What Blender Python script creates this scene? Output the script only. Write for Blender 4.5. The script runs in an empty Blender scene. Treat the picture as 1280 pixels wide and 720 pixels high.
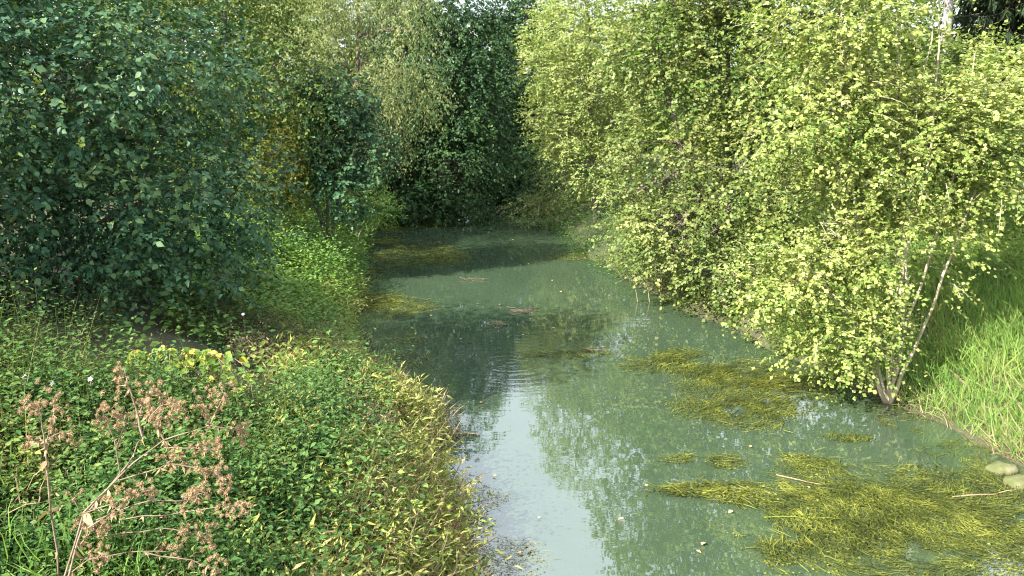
import bpy, math
import numpy as np
from mathutils import Vector, Matrix
rad = math.radians
C = bpy.context.scene.collection

# ------------------------------------------------------------------ camera
CAM_H, PITCH, FPX = 4.0, rad(12), 1050.0
cam = bpy.data.objects.new('camera', bpy.data.cameras.new('camera'))
C.objects.link(cam)
cam.location = (0, 0, CAM_H)
cam.rotation_euler = (rad(90) - PITCH, 0, 0)
cam.data.sensor_width = 36
cam.data.lens = FPX / 1280 * 36
cam.data.clip_end = 3000
bpy.context.scene.camera = cam

# ------------------------------------------------------------------ sky, sun, exposure
SUN_DIR = np.array([-0.80, -0.60, 0.0]); SUN_EL = rad(37)
world = bpy.data.worlds.new('World'); bpy.context.scene.world = world
world.use_nodes = True
nt = world.node_tree; nt.nodes.clear()
sky = nt.nodes.new('ShaderNodeTexSky'); sky.sky_type = 'NISHITA'; sky.sun_disc = False
sky.sun_elevation = SUN_EL
sky.sun_rotation = math.atan2(SUN_DIR[0], SUN_DIR[1])
sky.air_density = 1.0; sky.dust_density = 4.0; sky.ozone_density = 1.0
bg = nt.nodes.new('ShaderNodeBackground'); bg.inputs['Strength'].default_value = 0.07
wo = nt.nodes.new('ShaderNodeOutputWorld')
# a thin veil of white cloud over the whole sky
tcw = nt.nodes.new('ShaderNodeTexCoord'); nzw = nt.nodes.new('ShaderNodeTexNoise'); nzw.inputs['Scale'].default_value = 2.2; nzw.inputs['Detail'].default_value = 5
mrw = nt.nodes.new('ShaderNodeMapRange'); mrw.inputs[1].default_value = .35; mrw.inputs[2].default_value = .7; mrw.inputs[3].default_value = .3; mrw.inputs[4].default_value = .9
mxw = nt.nodes.new('ShaderNodeMixRGB'); mxw.inputs[2].default_value = (11.0, 12.0, 13.0, 1)
nt.links.new(tcw.outputs['Generated'], nzw.inputs['Vector']); nt.links.new(nzw.outputs['Fac'], mrw.inputs[0]); nt.links.new(mrw.outputs[0], mxw.inputs[0])
nt.links.new(sky.outputs[0], mxw.inputs[1]); nt.links.new(mxw.outputs[0], bg.inputs[0]); nt.links.new(bg.outputs[0], wo.inputs[0])
sun = bpy.data.objects.new('sun', bpy.data.lights.new('sun', 'SUN'))
C.objects.link(sun)
sun.data.energy = 5.0; sun.data.angle = rad(0.53); sun.data.color = (1.0, 0.94, 0.83)
sd = Vector((SUN_DIR[0]*math.cos(SUN_EL), SUN_DIR[1]*math.cos(SUN_EL), math.sin(SUN_EL)))
sun.rotation_euler = sd.to_track_quat('Z', 'Y').to_euler()
sun.location = sd * 60
vs = bpy.context.scene.view_settings
vs.view_transform = 'Standard'; vs.look = 'None'; vs.gamma = 1.0; vs.exposure = 2.05
cy = bpy.context.scene.cycles
cy.max_bounces = 8; cy.diffuse_bounces = 3; cy.glossy_bounces = 3; cy.transmission_bounces = 4; cy.transparent_max_bounces = 6
cy.sample_clamp_indirect = 6.0; cy.filter_width = 1.15

R = np.random.default_rng(11)
def U(a, b, n=None): return R.uniform(a, b, n)

# ------------------------------------------------------------------ helpers
def hash3(i, j, k):
    n = (i * 374761393 + j * 668265263 + k * 2147483647 + 1013904223).astype(np.int64)
    n = (n ^ (n >> 13)) * 1274126177
    n = n & 0x7fffffff
    n = (n ^ (n >> 16)) & 0xffff
    return n / 65535.0
def noise(p):
    """smooth value noise 0..1 at points (n,3)"""
    p = np.asarray(p, float)
    f = np.floor(p).astype(np.int64); t = p - f; t = t*t*(3-2*t)
    out = 0
    for a in (0, 1):
        for b in (0, 1):
            for c in (0, 1):
                w = (t[..., 0] if a else 1-t[..., 0]) * (t[..., 1] if b else 1-t[..., 1]) * (t[..., 2] if c else 1-t[..., 2])
                out = out + w * hash3(f[..., 0]+a, f[..., 1]+b, f[..., 2]+c)
    return out
def norm(v): return v / np.maximum(np.linalg.norm(v, axis=-1, keepdims=True), 1e-9)
def at(px, py, D, dz=0):
    """the point seen at photo pixel (px, py), D metres ahead of the bridge"""
    e = math.atan((py - 360) / FPX) + PITCH
    z = CAM_H - D * math.tan(e)
    dep = D * math.cos(PITCH) + (CAM_H - z) * math.sin(PITCH)
    return np.array([(px - 640) / FPX * dep, D, z + dz])
def on_water(px, py):
    e = math.atan((py - 360) / FPX) + PITCH
    return at(px, py, CAM_H / math.tan(e))

# banks of the stream (x of the water's edge at distance y)
YL = [-40, 4, 6.7, 8.6, 10.3, 12.3, 14.1, 19.7, 26, 32, 36, 41, 47, 60]
XL = [-.6, -.4, -.55, -.8, -1.1, -2.45, -2.95, -3.65, -4.7, -4.9, -5.4, -7.5, -13, -28]
YR = [-40, 8.7, 10.9, 12.7, 17.2, 23, 31, 35, 39, 45, 60]
XR = [6.2, 5.85, 5.45, 4.75, 3.4, 2.1, 1.55, 1.2, -1.2, -6.5, -20]
def edge_l(y): return np.interp(y, YL, XL) + .22*(noise(np.stack([y*.9, y*0, y*0+3.3], -1)) - .5) + .12*(noise(np.stack([y*3.1, y*0, y*0+7.3], -1)) - .5)
def edge_r(y): return np.interp(y, YR, XR) + .25*(noise(np.stack([y*.8, y*0+9, y*0+3.3], -1)) - .5) + .12*(noise(np.stack([y*2.7, y*0+4, y*0+7.3], -1)) - .5)
def ground_z(x, y):
    x = np.asarray(x, float); y = np.asarray(y, float)
    dl = edge_l(y) - x; dr = x - edge_r(y)
    inside = -np.minimum(.9, .55*np.maximum(0, np.minimum(-dl, -dr)))
    zl = 2.1*(1-np.exp(-np.maximum(dl, 0)/2.9)) ; zr = 1.75*(1-np.exp(-np.maximum(dr, 0)/3.4))
    z = np.where(dl > 0, zl, np.where(dr > 0, zr, inside))
    far = np.clip((np.hypot(x, y) - 60)/200, 0, 1)
    d = np.maximum(np.maximum(dl, dr), 0)
    n = noise(np.stack([x*.9, y*.9, x*0], -1)) - .5 + .5*(noise(np.stack([x*2.7, y*2.7, x*0+5], -1)) - .5)
    return z + .28*n*np.clip(d/1.2, 0, 1) + 6*far*noise(np.stack([x*.01, y*.01, x*0+2], -1))

def mesh_np(name, V, F, mats, midx=None, smooth=False):
    V = np.asarray(V, np.float32); F = np.asarray(F, np.int32)
    m = bpy.data.meshes.new(name)
    k = F.shape[1]
    m.vertices.add(len(V)); m.vertices.foreach_set('co', V.ravel())
    m.loops.add(F.size); m.loops.foreach_set('vertex_index', F.ravel())
    m.polygons.add(len(F)); m.polygons.foreach_set('loop_start', np.arange(0, F.size, k, dtype=np.int32))
    for q in (mats if isinstance(mats, (list, tuple)) else [mats]): m.materials.append(q)
    if midx is not None: m.polygons.foreach_set('material_index', np.asarray(midx, np.int32))
    if smooth: m.polygons.foreach_set('use_smooth', np.ones(len(F), bool))
    m.update(calc_edges=True)
    return m
def obj(name, mesh, parent=None, **props):
    o = bpy.data.objects.new(name, mesh); C.objects.link(o)
    if parent is not None: o.parent = parent
    for k, v in props.items():
        if v: o[k] = v
    return o
def thing(name, label, category, loc, group=None):
    o = bpy.data.objects.new(name, None); C.objects.link(o)
    o.location = tuple(float(v) for v in loc); o.empty_display_size = .2
    o['label'] = label; o['category'] = category
    if group: o['group'] = group
    return o

# leaf outlines: x along the leaf, y across, z off the blade (unit length)
def T(v, f): return np.array(v, float), np.array(f, int)
OVATE = T([(0,0,0),(.48,0,-.05),(1,0,-.13),(.36,.31,.05),(.36,-.31,.05),(.72,.2,0),(.72,-.2,0)],
          [(0,4,1),(0,1,3),(1,4,6),(1,6,2),(1,2,5),(1,5,3)])
ROUND = T([(0,0,0),(.5,0,-.05),(.97,0,-.06),(.45,.40,.06),(.45,-.40,.06)], [(0,4,1),(0,1,3),(1,4,2),(1,2,3)])
OVAL = T([(0,0,0),(.5,0,-.05),(1,0,-.12),(.40,.33,.05),(.40,-.33,.05)], [(0,4,1),(0,1,3),(1,4,2),(1,2,3)])
DISC = T([(0,0,0),(.52,.42,.06),(1,0,-.03),(.45,-.42,.06)], [(0,3,2),(0,2,1)])
PLAIN = T([(0,0,0),(.45,.3,.06),(1,0,-.05),(.45,-.3,.06)], [(0,3,2),(0,2,1)])
NARROW = T([(0,0,0),(.4,.13,.03),(1,0,-.12),(.4,-.13,.03)], [(0,3,2),(0,2,1)])
BLADE3 = T([(0,.03,0),(0,-.03,0),(.55,.028,.10),(.55,-.028,.10),(1,0,-.03)], [(0,1,3),(0,3,2),(2,3,4)])
STEM = T([(0,.13,0),(1,0,0),(0,-.13,0)], [(0,2,1)])
LANCE = T([(0,0,0),(.5,0,.02),(1,0,-.16),(.4,.12,.05),(.4,-.12,.05)], [(0,4,1),(0,1,3),(1,4,2),(1,2,3)])
BLADE = T([(0,.028,0),(0,-.028,0),(.45,.03,.10),(.45,-.03,.10),(.8,.018,.06),(.8,-.018,.06),(1,0,-.06)],
          [(0,1,3),(0,3,2),(2,3,5),(2,5,4),(4,5,6)])
STRAND = T([(0,.016,0),(0,-.016,0),(.5,.045,.02),(.5,.005,.02),(1,.01,0)], [(0,1,3),(0,3,2),(2,3,4)])

class Leaves:
    def __init__(s): s.V = []; s.F = []; s.M = []; s.n = 0
    def add(s, tpl, P, D, N, S, mat=0, width=1.0):
        if len(P) == 0: return
        tv, tf = tpl
        D = norm(D); W = norm(np.cross(N, D)); N = np.cross(D, W)
        S = np.broadcast_to(np.asarray(S, float), (len(P),))[:, None, None]
        V = P[:, None, :] + S*(tv[None, :, 0, None]*D[:, None, :] + width*tv[None, :, 1, None]*W[:, None, :] + tv[None, :, 2, None]*N[:, None, :])
        F = tf[None] + (np.arange(len(P))*len(tv))[:, None, None] + s.n
        s.V.append(V.reshape(-1, 3)); s.F.append(F.reshape(-1, 3)); s.n += V.shape[0]*V.shape[1]
        s.M.append(np.full(len(P)*len(tf), mat))
    def mesh(s, name, mats, origin=(0, 0, 0)):
        return mesh_np(name, np.concatenate(s.V) - np.asarray(origin), np.concatenate(s.F), mats, np.concatenate(s.M))
class Tubes:
    def __init__(s): s.V = []; s.F = []; s.n = 0
    def add(s, pts, r0, r1=None, sides=5, radii=None):
        pts = np.asarray(pts, float); n = len(pts)
        if radii is None: radii = np.linspace(r0, r1 if r1 is not None else r0, n)
        t = norm(np.gradient(pts, axis=0))
        up = np.where(np.abs(t[:, 2:3]) > .9, np.array([[1., 0, 0]]), np.array([[0, 0, 1.]]))
        if np.abs(t[:, 2]).max() > .9: up = np.tile([[1., .13, 0]], (n, 1))
        a = norm(np.cross(t, up)); b = np.cross(t, a)
        th = np.arange(sides)*2*math.pi/sides
        ring = pts[:, None] + radii[:, None, None]*(np.cos(th)[None, :, None]*a[:, None] + np.sin(th)[None, :, None]*b[:, None])
        i = np.arange(n-1)[:, None]*sides; j = np.arange(sides)[None]
        j2 = (j+1) % sides
        q = np.stack([i+j, i+j2, i+sides+j2, i+sides+j], -1).reshape(-1, 4)
        tri = np.concatenate([q[:, [0, 1, 2]], q[:, [0, 2, 3]]])
        cap = [[(n-1)*sides, (n-1)*sides+k, (n-1)*sides+k+1] for k in range(1, sides-1)]
        s.F.append(np.concatenate([tri, np.array(cap)]) + s.n); s.V.append(ring.reshape(-1, 3)); s.n += n*sides
    def mesh(s, name, mats, origin=(0, 0, 0)):
        return mesh_np(name, np.concatenate(s.V) - np.asarray(origin), np.concatenate(s.F), mats, smooth=True)
def bend(a, b, n=6, wob=.06, sag=0.):
    a = np.asarray(a, float); b = np.asarray(b, float); t = np.linspace(0, 1, n)[:, None]
    L = np.linalg.norm(b-a)
    p = a + (b-a)*t + R.normal(0, wob*L/2, (n, 3))*np.sin(math.pi*t)*.6
    p[:, 2] += -sag*L*np.sin(math.pi*t[:, 0])
    return p

# ------------------------------------------------------------------ materials
def ramp_node(nt, cols, fac):
    r = nt.nodes.new('ShaderNodeValToRGB')
    e = r.color_ramp.elements
    while len(e) < len(cols): e.new(.5)
    for i, c in enumerate(cols):
        e[i].position = i/(len(cols)-1); e[i].color = (*c, 1)
    nt.links.new(fac, r.inputs[0]); return r
def leaf_mat(name, cols, trans=.35, rough=.5, spec=.35, warm=None, nscale=1.3):
    """random colour per leaf, drifting slowly through the crown; light shines through the blade"""
    m = bpy.data.materials.new(name); m.use_nodes = True; nt = m.node_tree; nt.nodes.clear()
    geo = nt.nodes.new('ShaderNodeNewGeometry'); tc = nt.nodes.new('ShaderNodeTexCoord')
    nz = nt.nodes.new('ShaderNodeTexNoise'); nz.inputs['Scale'].default_value = nscale; nz.inputs['Detail'].default_value = 2
    nt.links.new(tc.outputs['Object'], nz.inputs['Vector'])
    mx = nt.nodes.new('ShaderNodeMath'); mx.operation = 'MULTIPLY_ADD'; mx.inputs[1].default_value = .62
    ml = nt.nodes.new('ShaderNodeMath'); ml.operation = 'MULTIPLY_ADD'; ml.inputs[1].default_value = 1.3; ml.inputs[2].default_value = -.46
    nt.links.new(nz.outputs['Fac'], ml.inputs[0])
    nt.links.new(geo.outputs['Random Per Island'], mx.inputs[0]); nt.links.new(ml.outputs[0], mx.inputs[2])
    r = ramp_node(nt, cols, mx.outputs[0])
    p = nt.nodes.new('ShaderNodeBsdfPrincipled'); p.inputs['Roughness'].default_value = rough
    p.inputs['Specular IOR Level'].default_value = spec*.5
    nt.links.new(r.outputs[0], p.inputs['Base Color'])
    tl = nt.nodes.new('ShaderNodeBsdfTranslucent')
    hv = nt.nodes.new('ShaderNodeMixRGB'); hv.blend_type = 'MULTIPLY'; hv.inputs[0].default_value = 1
    hv.inputs[2].default_value = (*(warm or (1.5, 1.55, .75)), 1)
    nt.links.new(r.outputs[0], hv.inputs[1]); nt.links.new(hv.outputs[0], tl.inputs[0])
    ms = nt.nodes.new('ShaderNodeMixShader'); ms.inputs[0].default_value = trans*.8
    nt.links.new(p.outputs[0], ms.inputs[1]); nt.links.new(tl.outputs[0], ms.inputs[2])
    o = nt.nodes.new('ShaderNodeOutputMaterial'); nt.links.new(ms.outputs[0], o.inputs[0])
    return m
def solid_mat(name, cols, scale=6, rough=.85, bump=.4, stretch=(1, 1, 1)):
    m = bpy.data.materials.new(name); m.use_nodes = True; nt = m.node_tree
    p = nt.nodes['Principled BSDF']; p.inputs['Roughness'].default_value = rough; p.inputs['Specular IOR Level'].default_value = .25
    tc = nt.nodes.new('ShaderNodeTexCoord'); mp = nt.nodes.new('ShaderNodeMapping'); mp.inputs['Scale'].default_value = stretch
    nz = nt.nodes.new('ShaderNodeTexNoise'); nz.inputs['Scale'].default_value = scale; nz.inputs['Detail'].default_value = 6
    nt.links.new(tc.outputs['Object'], mp.inputs[0]); nt.links.new(mp.outputs[0], nz.inputs['Vector'])
    st = nt.nodes.new('ShaderNodeMath'); st.operation = 'MULTIPLY_ADD'; st.inputs[1].default_value = 2; st.inputs[2].default_value = -.5
    nt.links.new(nz.outputs['Fac'], st.inputs[0])
    r = ramp_node(nt, cols, st.outputs[0]); nt.links.new(r.outputs[0], p.inputs['Base Color'])
    b = nt.nodes.new('ShaderNodeBump'); b.inputs['Strength'].default_value = bump; b.inputs['Distance'].default_value = .03
    nt.links.new(nz.outputs['Fac'], b.inputs['Height']); nt.links.new(b.outputs[0], p.inputs['Normal'])
    return m
M = {
 'lilac': leaf_mat('lilac leaf', [(.016,.047,.025),(.030,.080,.040),(.055,.115,.050),(.12,.17,.05)], .22, .5, .3, (1.4,1.6,.7)),
 'alder': leaf_mat('alder leaf', [(.05,.095,.02),(.135,.19,.045),(.245,.285,.085),(.34,.345,.135)], .42, .42, .4),
 'alderdark': leaf_mat('dark alder leaf', [(.055,.095,.03),(.10,.145,.04),(.16,.19,.055),(.24,.24,.09)], .38, .42, .4),
 'willow': leaf_mat('pale leaf', [(.075,.11,.04),(.13,.17,.06),(.20,.23,.09),(.28,.29,.15)], .35, .5, .3),
 'pale': leaf_mat('pale green leaf', [(.10,.15,.045),(.16,.21,.06),(.22,.26,.08),(.28,.29,.13)], .4, .45, .35),
 'deep': leaf_mat('deep green leaf', [(.012,.034,.015),(.022,.056,.021),(.038,.082,.027),(.08,.13,.038)], .28, .45, .35),
 'mid': leaf_mat('mid green leaf', [(.035,.06,.015),(.06,.095,.02),(.085,.125,.025),(.14,.16,.04)], .33, .5, .3),
 'bright': leaf_mat('bright green leaf', [(.07,.15,.025),(.10,.20,.03),(.14,.25,.04)], .42, .45, .35),
 'olive': leaf_mat('olive needle', [(.05,.06,.010),(.08,.09,.012),(.11,.11,.014),(.13,.10,.016)], .2, .6, .2),
 'scrub': leaf_mat('tan green scrub leaf', [(.04,.075,.026),(.07,.115,.035),(.11,.15,.05),(.16,.17,.075)], .3, .55, .3),
 'spruce': leaf_mat('spruce needle', [(.012,.022,.012),(.022,.038,.018),(.035,.05,.022)], .1, .6, .2),
 'nettle': leaf_mat('nettle leaf', [(.024,.064,.020),(.046,.105,.028),(.078,.145,.038),(.16,.20,.05)], .3, .55, .22),
 'lush': leaf_mat('lush herb leaf', [(.06,.13,.035),(.09,.18,.045),(.13,.22,.05),(.22,.27,.06)], .38, .5, .3),
 'weed': leaf_mat('bank weed leaf', [(.035,.06,.018),(.07,.10,.03),(.10,.12,.035),(.15,.12,.05)], .3, .55, .3),
 'smart': leaf_mat('yellowing waterside leaf', [(.30,.16,.10),(.12,.16,.035),(.20,.24,.05),(.36,.34,.11),(.42,.30,.17)], .35, .5, .3, nscale=1.2),
 'vine': leaf_mat('vine leaf', [(.06,.13,.02),(.10,.18,.025),(.20,.24,.035),(.30,.26,.04)], .42, .45, .35),
 'grass': leaf_mat('grass blade', [(.08,.16,.035),(.12,.22,.05),(.17,.26,.06),(.26,.29,.10)], .35, .5, .3, nscale=.9),
 'straw': leaf_mat('dead straw', [(.14,.11,.06),(.24,.19,.11),(.33,.27,.17)], .2, .7, .2),
 'duck': leaf_mat('water weed', [(.017,.022,.005),(.045,.056,.010),(.100,.115,.018),(.23,.24,.045)], .25, .45, .4, nscale=2.5),
 'scum': leaf_mat('pale floating weed', [(.10,.10,.05),(.15,.15,.07),(.20,.19,.10)], .2, .6, .3),
 'burr': leaf_mat('dry seed bract', [(.16,.105,.055),(.28,.195,.115),(.38,.29,.185)], .2, .8, .1),
 'fallen': leaf_mat('fallen leaf', [(.30,.22,.08),(.38,.30,.16),(.22,.12,.06)], .2, .5, .4),
 'petal': leaf_mat('white petal', [(.75,.73,.75),(.82,.80,.8)], .3, .5, .3, (1,1,1)),
 'bark': solid_mat('grey brown bark', [(.05,.04,.03),(.12,.10,.08),(.20,.17,.14)], 9, .9, .6, (1,1,.25)),
 'palebark': solid_mat('pale smooth bark', [(.14,.125,.08),(.25,.22,.15),(.36,.32,.23)], 9, .8, .4, (1,1,.3)),
 'birch': solid_mat('white birch bark', [(.07,.065,.055),(.24,.23,.21),(.38,.37,.35)], 5, .8, .4, (1,1,2.5)),
 'drystem': solid_mat('dry stem', [(.08,.055,.04),(.17,.125,.09),(.27,.21,.16)], 14, .85, .3),
 'stone': solid_mat('mossy stone', [(.04,.055,.015),(.09,.095,.04),(.17,.16,.11)], 7, .9, .7),
 'twig': solid_mat('wet driftwood', [(.04,.03,.02),(.08,.065,.045),(.16,.13,.10)], 12, .8, .4),
}

# ground: soil, leaf litter and moss
gm = bpy.data.materials.new('soil'); gm.use_nodes = True; nt = gm.node_tree; p = nt.nodes['Principled BSDF']; p.inputs['Roughness'].default_value = .95
tc = nt.nodes.new('ShaderNodeTexCoord')
n1 = nt.nodes.new('ShaderNodeTexNoise'); n1.inputs['Scale'].default_value = 1.4; n1.inputs['Detail'].default_value = 8
n2 = nt.nodes.new('ShaderNodeTexNoise'); n2.inputs['Scale'].default_value = 22; n2.inputs['Detail'].default_value = 6
nt.links.new(tc.outputs['Object'], n1.inputs['Vector']); nt.links.new(tc.outputs['Object'], n2.inputs['Vector'])
ra = ramp_node(nt, [(.02,.028,.010),(.04,.05,.015),(.055,.045,.022)], n1.outputs['Fac'])
rb = ramp_node(nt, [(.02,.016,.010),(.06,.05,.03),(.10,.085,.05)], n2.outputs['Fac'])
mx = nt.nodes.new('ShaderNodeMixRGB'); mx.inputs[0].default_value = .45
nt.links.new(ra.outputs[0], mx.inputs[1]); nt.links.new(rb.outputs[0], mx.inputs[2]); nt.links.new(mx.outputs[0], p.inputs['Base Color'])
bp = nt.nodes.new('ShaderNodeBump'); bp.inputs['Strength'].default_value = .8; bp.inputs['Distance'].default_value = .05
nt.links.new(n2.outputs['Fac'], bp.inputs['Height']); nt.links.new(bp.outputs[0], p.inputs['Normal'])

# water: turbid green, faintly see-through, mirror-like with slow ripples
def water_material():
    m = bpy.data.materials.new('turbid water'); m.use_nodes = True; nt = m.node_tree; nt.nodes.clear()
    L = nt.links.new
    tc = nt.nodes.new('ShaderNodeTexCoord')
    mp = nt.nodes.new('ShaderNodeMapping'); mp.inputs['Scale'].default_value = (1.0, 1.9, 1)
    L(tc.outputs['Object'], mp.inputs[0])
    na = nt.nodes.new('ShaderNodeTexNoise'); na.inputs['Scale'].default_value = 2.6; na.inputs['Detail'].default_value = 3; na.inputs['Roughness'].default_value = .45
    L(mp.outputs[0], na.inputs['Vector'])
    nb = nt.nodes.new('ShaderNodeTexNoise'); nb.inputs['Scale'].default_value = .35; nb.inputs['Detail'].default_value = 2
    L(tc.outputs['Object'], nb.inputs['Vector'])
    # calm and ruffled patches
    pr = nt.nodes.new('ShaderNodeMapRange'); pr.inputs[1].default_value = .38; pr.inputs[2].default_value = .68; pr.inputs[3].default_value = .10; pr.inputs[4].default_value = 1.0
    L(nb.outputs['Fac'], pr.inputs[0])
    am = nt.nodes.new('ShaderNodeMath'); am.operation = 'MULTIPLY'; L(na.outputs['Fac'], am.inputs[0]); L(pr.outputs[0], am.inputs[1])
    # rings spreading from a spot in midstream
    mr = nt.nodes.new('ShaderNodeMapping'); c = on_water(640, 455); mr.inputs['Location'].default_value = (-c[0], -c[1], 0)
    L(tc.outputs['Object'], mr.inputs[0])
    ln = nt.nodes.new('ShaderNodeVectorMath'); ln.operation = 'LENGTH'; L(mr.outputs[0], ln.inputs[0])
    fr = nt.nodes.new('ShaderNodeMath'); fr.operation = 'MULTIPLY'; fr.inputs[1].default_value = 30; L(ln.outputs['Value'], fr.inputs[0])
    wb = nt.nodes.new('ShaderNodeMath'); wb.operation = 'MULTIPLY_ADD'; wb.inputs[1].default_value = 9; L(na.outputs['Fac'], wb.inputs[0]); L(fr.outputs[0], wb.inputs[2])
    sn = nt.nodes.new('ShaderNodeMath'); sn.operation = 'SINE'; L(wb.outputs[0], sn.inputs[0])
    fd = nt.nodes.new('ShaderNodeMapRange'); fd.inputs[1].default_value = .2; fd.inputs[2].default_value = 2.6; fd.inputs[3].default_value = .25; fd.inputs[4].default_value = 0
    L(ln.outputs['Value'], fd.inputs[0])
    rm = nt.nodes.new('ShaderNodeMath'); rm.operation = 'MULTIPLY'; L(sn.outputs[0], rm.inputs[0]); L(fd.outputs[0], rm.inputs[1])
    ad = nt.nodes.new('ShaderNodeMath'); ad.operation = 'ADD'; L(am.outputs[0], ad.inputs[0]); L(rm.outputs[0], ad.inputs[1])
    bu = nt.nodes.new('ShaderNodeBump'); bu.inputs['Strength'].default_value = .5; bu.inputs['Distance'].default_value = .0032
    L(ad.outputs[0], bu.inputs['Height'])
    r = ramp_node(nt, [(.040,.070,.042),(.066,.100,.058)], nb.outputs['Fac'])
    df = nt.nodes.new('ShaderNodeBsdfDiffuse'); L(r.outputs[0], df.inputs['Color'])
    tr = nt.nodes.new('ShaderNodeBsdfTransparent'); tr.inputs[0].default_value = (.62,.68,.5,1)
    m1 = nt.nodes.new('ShaderNodeMixShader'); m1.inputs[0].default_value = .30
    L(df.outputs[0], m1.inputs[1]); L(tr.outputs[0], m1.inputs[2])
    gl = nt.nodes.new('ShaderNodeBsdfGlossy'); gl.inputs['Roughness'].default_value = .015; L(bu.outputs[0], gl.inputs['Normal'])
    fz = nt.nodes.new('ShaderNodeFresnel'); fz.inputs['IOR'].default_value = 3.0; L(bu.outputs[0], fz.inputs['Normal'])
    m2 = nt.nodes.new('ShaderNodeMixShader'); L(fz.outputs[0], m2.inputs[0]); L(m1.outputs[0], m2.inputs[1]); L(gl.outputs[0], m2.inputs[2])
    o = nt.nodes.new('ShaderNodeOutputMaterial'); L(m2.outputs[0], o.inputs[0])
    return m

# ------------------------------------------------------------------ ground, water, path
def axis(lo, hi, step, far):
    core = np.arange(lo, hi+1e-6, step)
    ext = np.cumsum(step*1.25**np.arange(1, 60)); ext = ext[ext < far]
    return np.concatenate([(lo-ext)[::-1], core, hi+ext])
gx = axis(-11, 15, .22, 900); gy = axis(2, 46, .25, 1200)
X, Y = np.meshgrid(gx, gy, indexing='ij')
V = np.stack([X, Y, ground_z(X, Y)], -1).reshape(-1, 3)
i = np.arange(len(gx)-1)[:, None]*len(gy); j = np.arange(len(gy)-1)[None]
Q = np.stack([i+j, i+len(gy)+j, i+len(gy)+j+1, i+j+1], -1).reshape(-1, 4)
obj('ground', mesh_np('ground', V, Q, gm, smooth=True), kind='structure', label='earth banks of the stream under the plants', category='ground')
wx = np.linspace(-40, 8, 25); wy = np.linspace(-40, 70, 56)
X, Y = np.meshgrid(wx, wy, indexing='ij')
i = np.arange(24)[:, None]*56; j = np.arange(55)[None]
Q = np.stack([i+j, i+56+j, i+57+j, i+j+1], -1).reshape(-1, 4)
obj('water', mesh_np('water', np.stack([X, Y, X*0], -1).reshape(-1, 3), Q, water_material(), smooth=True), kind='structure', label='still green stream reflecting trees and pale sky', category='water')
# gravel path on the right bank
py_ = np.linspace(12, 60, 60); pc = 13.9 + .05*(py_-22) + .25*np.sin(py_*.25)
PV = []
for y_, c_ in zip(py_, pc):
    for s in (-.9, -.8, 0, .8, .9):
        PV.append((c_+s, y_, float(ground_z(c_+s, y_)) + (.10 if abs(s) < .85 else -.05)))
i = np.arange(59)[:, None]*5; j = np.arange(4)[None]
obj('path', mesh_np('path', PV, np.stack([i+j, i+j+1, i+j+6, i+j+5], -1).reshape(-1, 4), solid_mat('pale gravel', [(.3,.29,.27),(.45,.43,.40),(.55,.53,.5)], 30, .95, .5)),
    kind='structure', label='pale gravel path beyond the grass on the right bank', category='path')

# ------------------------------------------------------------------ crowns
def to_cam_bias(c):
    v = np.array([0, 0, CAM_H]) - c; return v/np.linalg.norm(v)
def sprays(blobs, n, L, k, size, tpl, droop=.25, upb=.15, gap=.42, gapf=1.1, shell=.5, side=.8, leafdroop=.25, back=.35, floor=.12, spread=.5, facing=.5):
    """twigs with leaves through a crown made of blobs (centre, radii); returns leaf arrays and twig lines"""
    cs = np.array([b[0] for b in blobs], float); rs = np.array([b[1] for b in blobs], float)
    w = (rs[:, 0]*rs[:, 1]+rs[:, 0]*rs[:, 2]+rs[:, 1]*rs[:, 2]); w = w/w.sum()
    O = []; A = []; have = 0
    while have < n:
        m = n*2
        bi = R.choice(len(blobs), m, p=w)
        u = norm(R.normal(size=(m, 3)))
        f = 1 - (1-shell)*R.random(m)**1.6
        p0 = cs[bi] + u*rs[bi]*(f*(.82 + .4*noise(cs[bi]*.7 + u*2.6)))[:, None]
        tc_ = norm(np.array([[0, 0, CAM_H]]) - cs[bi])
        keep = (noise(p0*gapf) + .35*noise(p0*gapf*2.7+9) > gap + .06) & (R.random(m) < np.where((u*tc_).sum(1) > -.15, 1, back))
        keep &= p0[:, 2] > np.maximum(ground_z(p0[:, 0], p0[:, 1]), 0) + floor
        p0 = p0[keep]; u = u[keep]
        O.append(p0); A.append(norm(u*.8 + np.array([0, 0, upb]) + R.normal(0, spread, p0.shape))); have += len(p0)
    O = np.concatenate(O)[:n]; A = np.concatenate(A)[:n]
    Ls = L*U(.6, 1.3, n)
    t = (np.linspace(.12, 1, k)[None] + R.normal(0, .03, (n, k)))
    P = O[:, None] + A[:, None]*(Ls[:, None]*t)[..., None]
    P[..., 2] -= droop*Ls[:, None]*t*t
    tan = A[:, None] + np.zeros_like(P); tan[..., 2] -= 2*droop*t; tan = norm(tan)
    sd_ = norm(np.cross(tan, np.array([0, 0, 1.]))); sgn = np.where(np.arange(k) % 2, 1, -1)[None, :, None]
    D = norm(tan*.55 + sd_*sgn*side + R.normal(0, .35, P.shape) - np.array([0, 0, leafdroop]))
    N = R.normal(0, .42, P.shape) + np.array([0, 0, .75]) + facing*A[:, None]
    N = N - (N*D).sum(-1, keepdims=True)*D
    S = size*U(.45, 1.3, (n, k))
    ok = (P[..., 2] > .03)
    P, D, N, S = P[ok], D[ok], norm(N[ok]), S[ok]
    tl = np.stack([O, O + A*(Ls*.5)[:, None] - np.array([0, 0, 1])*(droop*Ls*.25)[:, None], O + A*Ls[:, None] - np.array([0, 0, 1])*(droop*Ls)[:, None]], 1)
    return P, D, N, S, tl
def twigs(tb, tl, n, r, sides=3):
    for q in tl[R.permutation(len(tl))[:n]]: tb.add(q, r, r*.4, sides)
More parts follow.
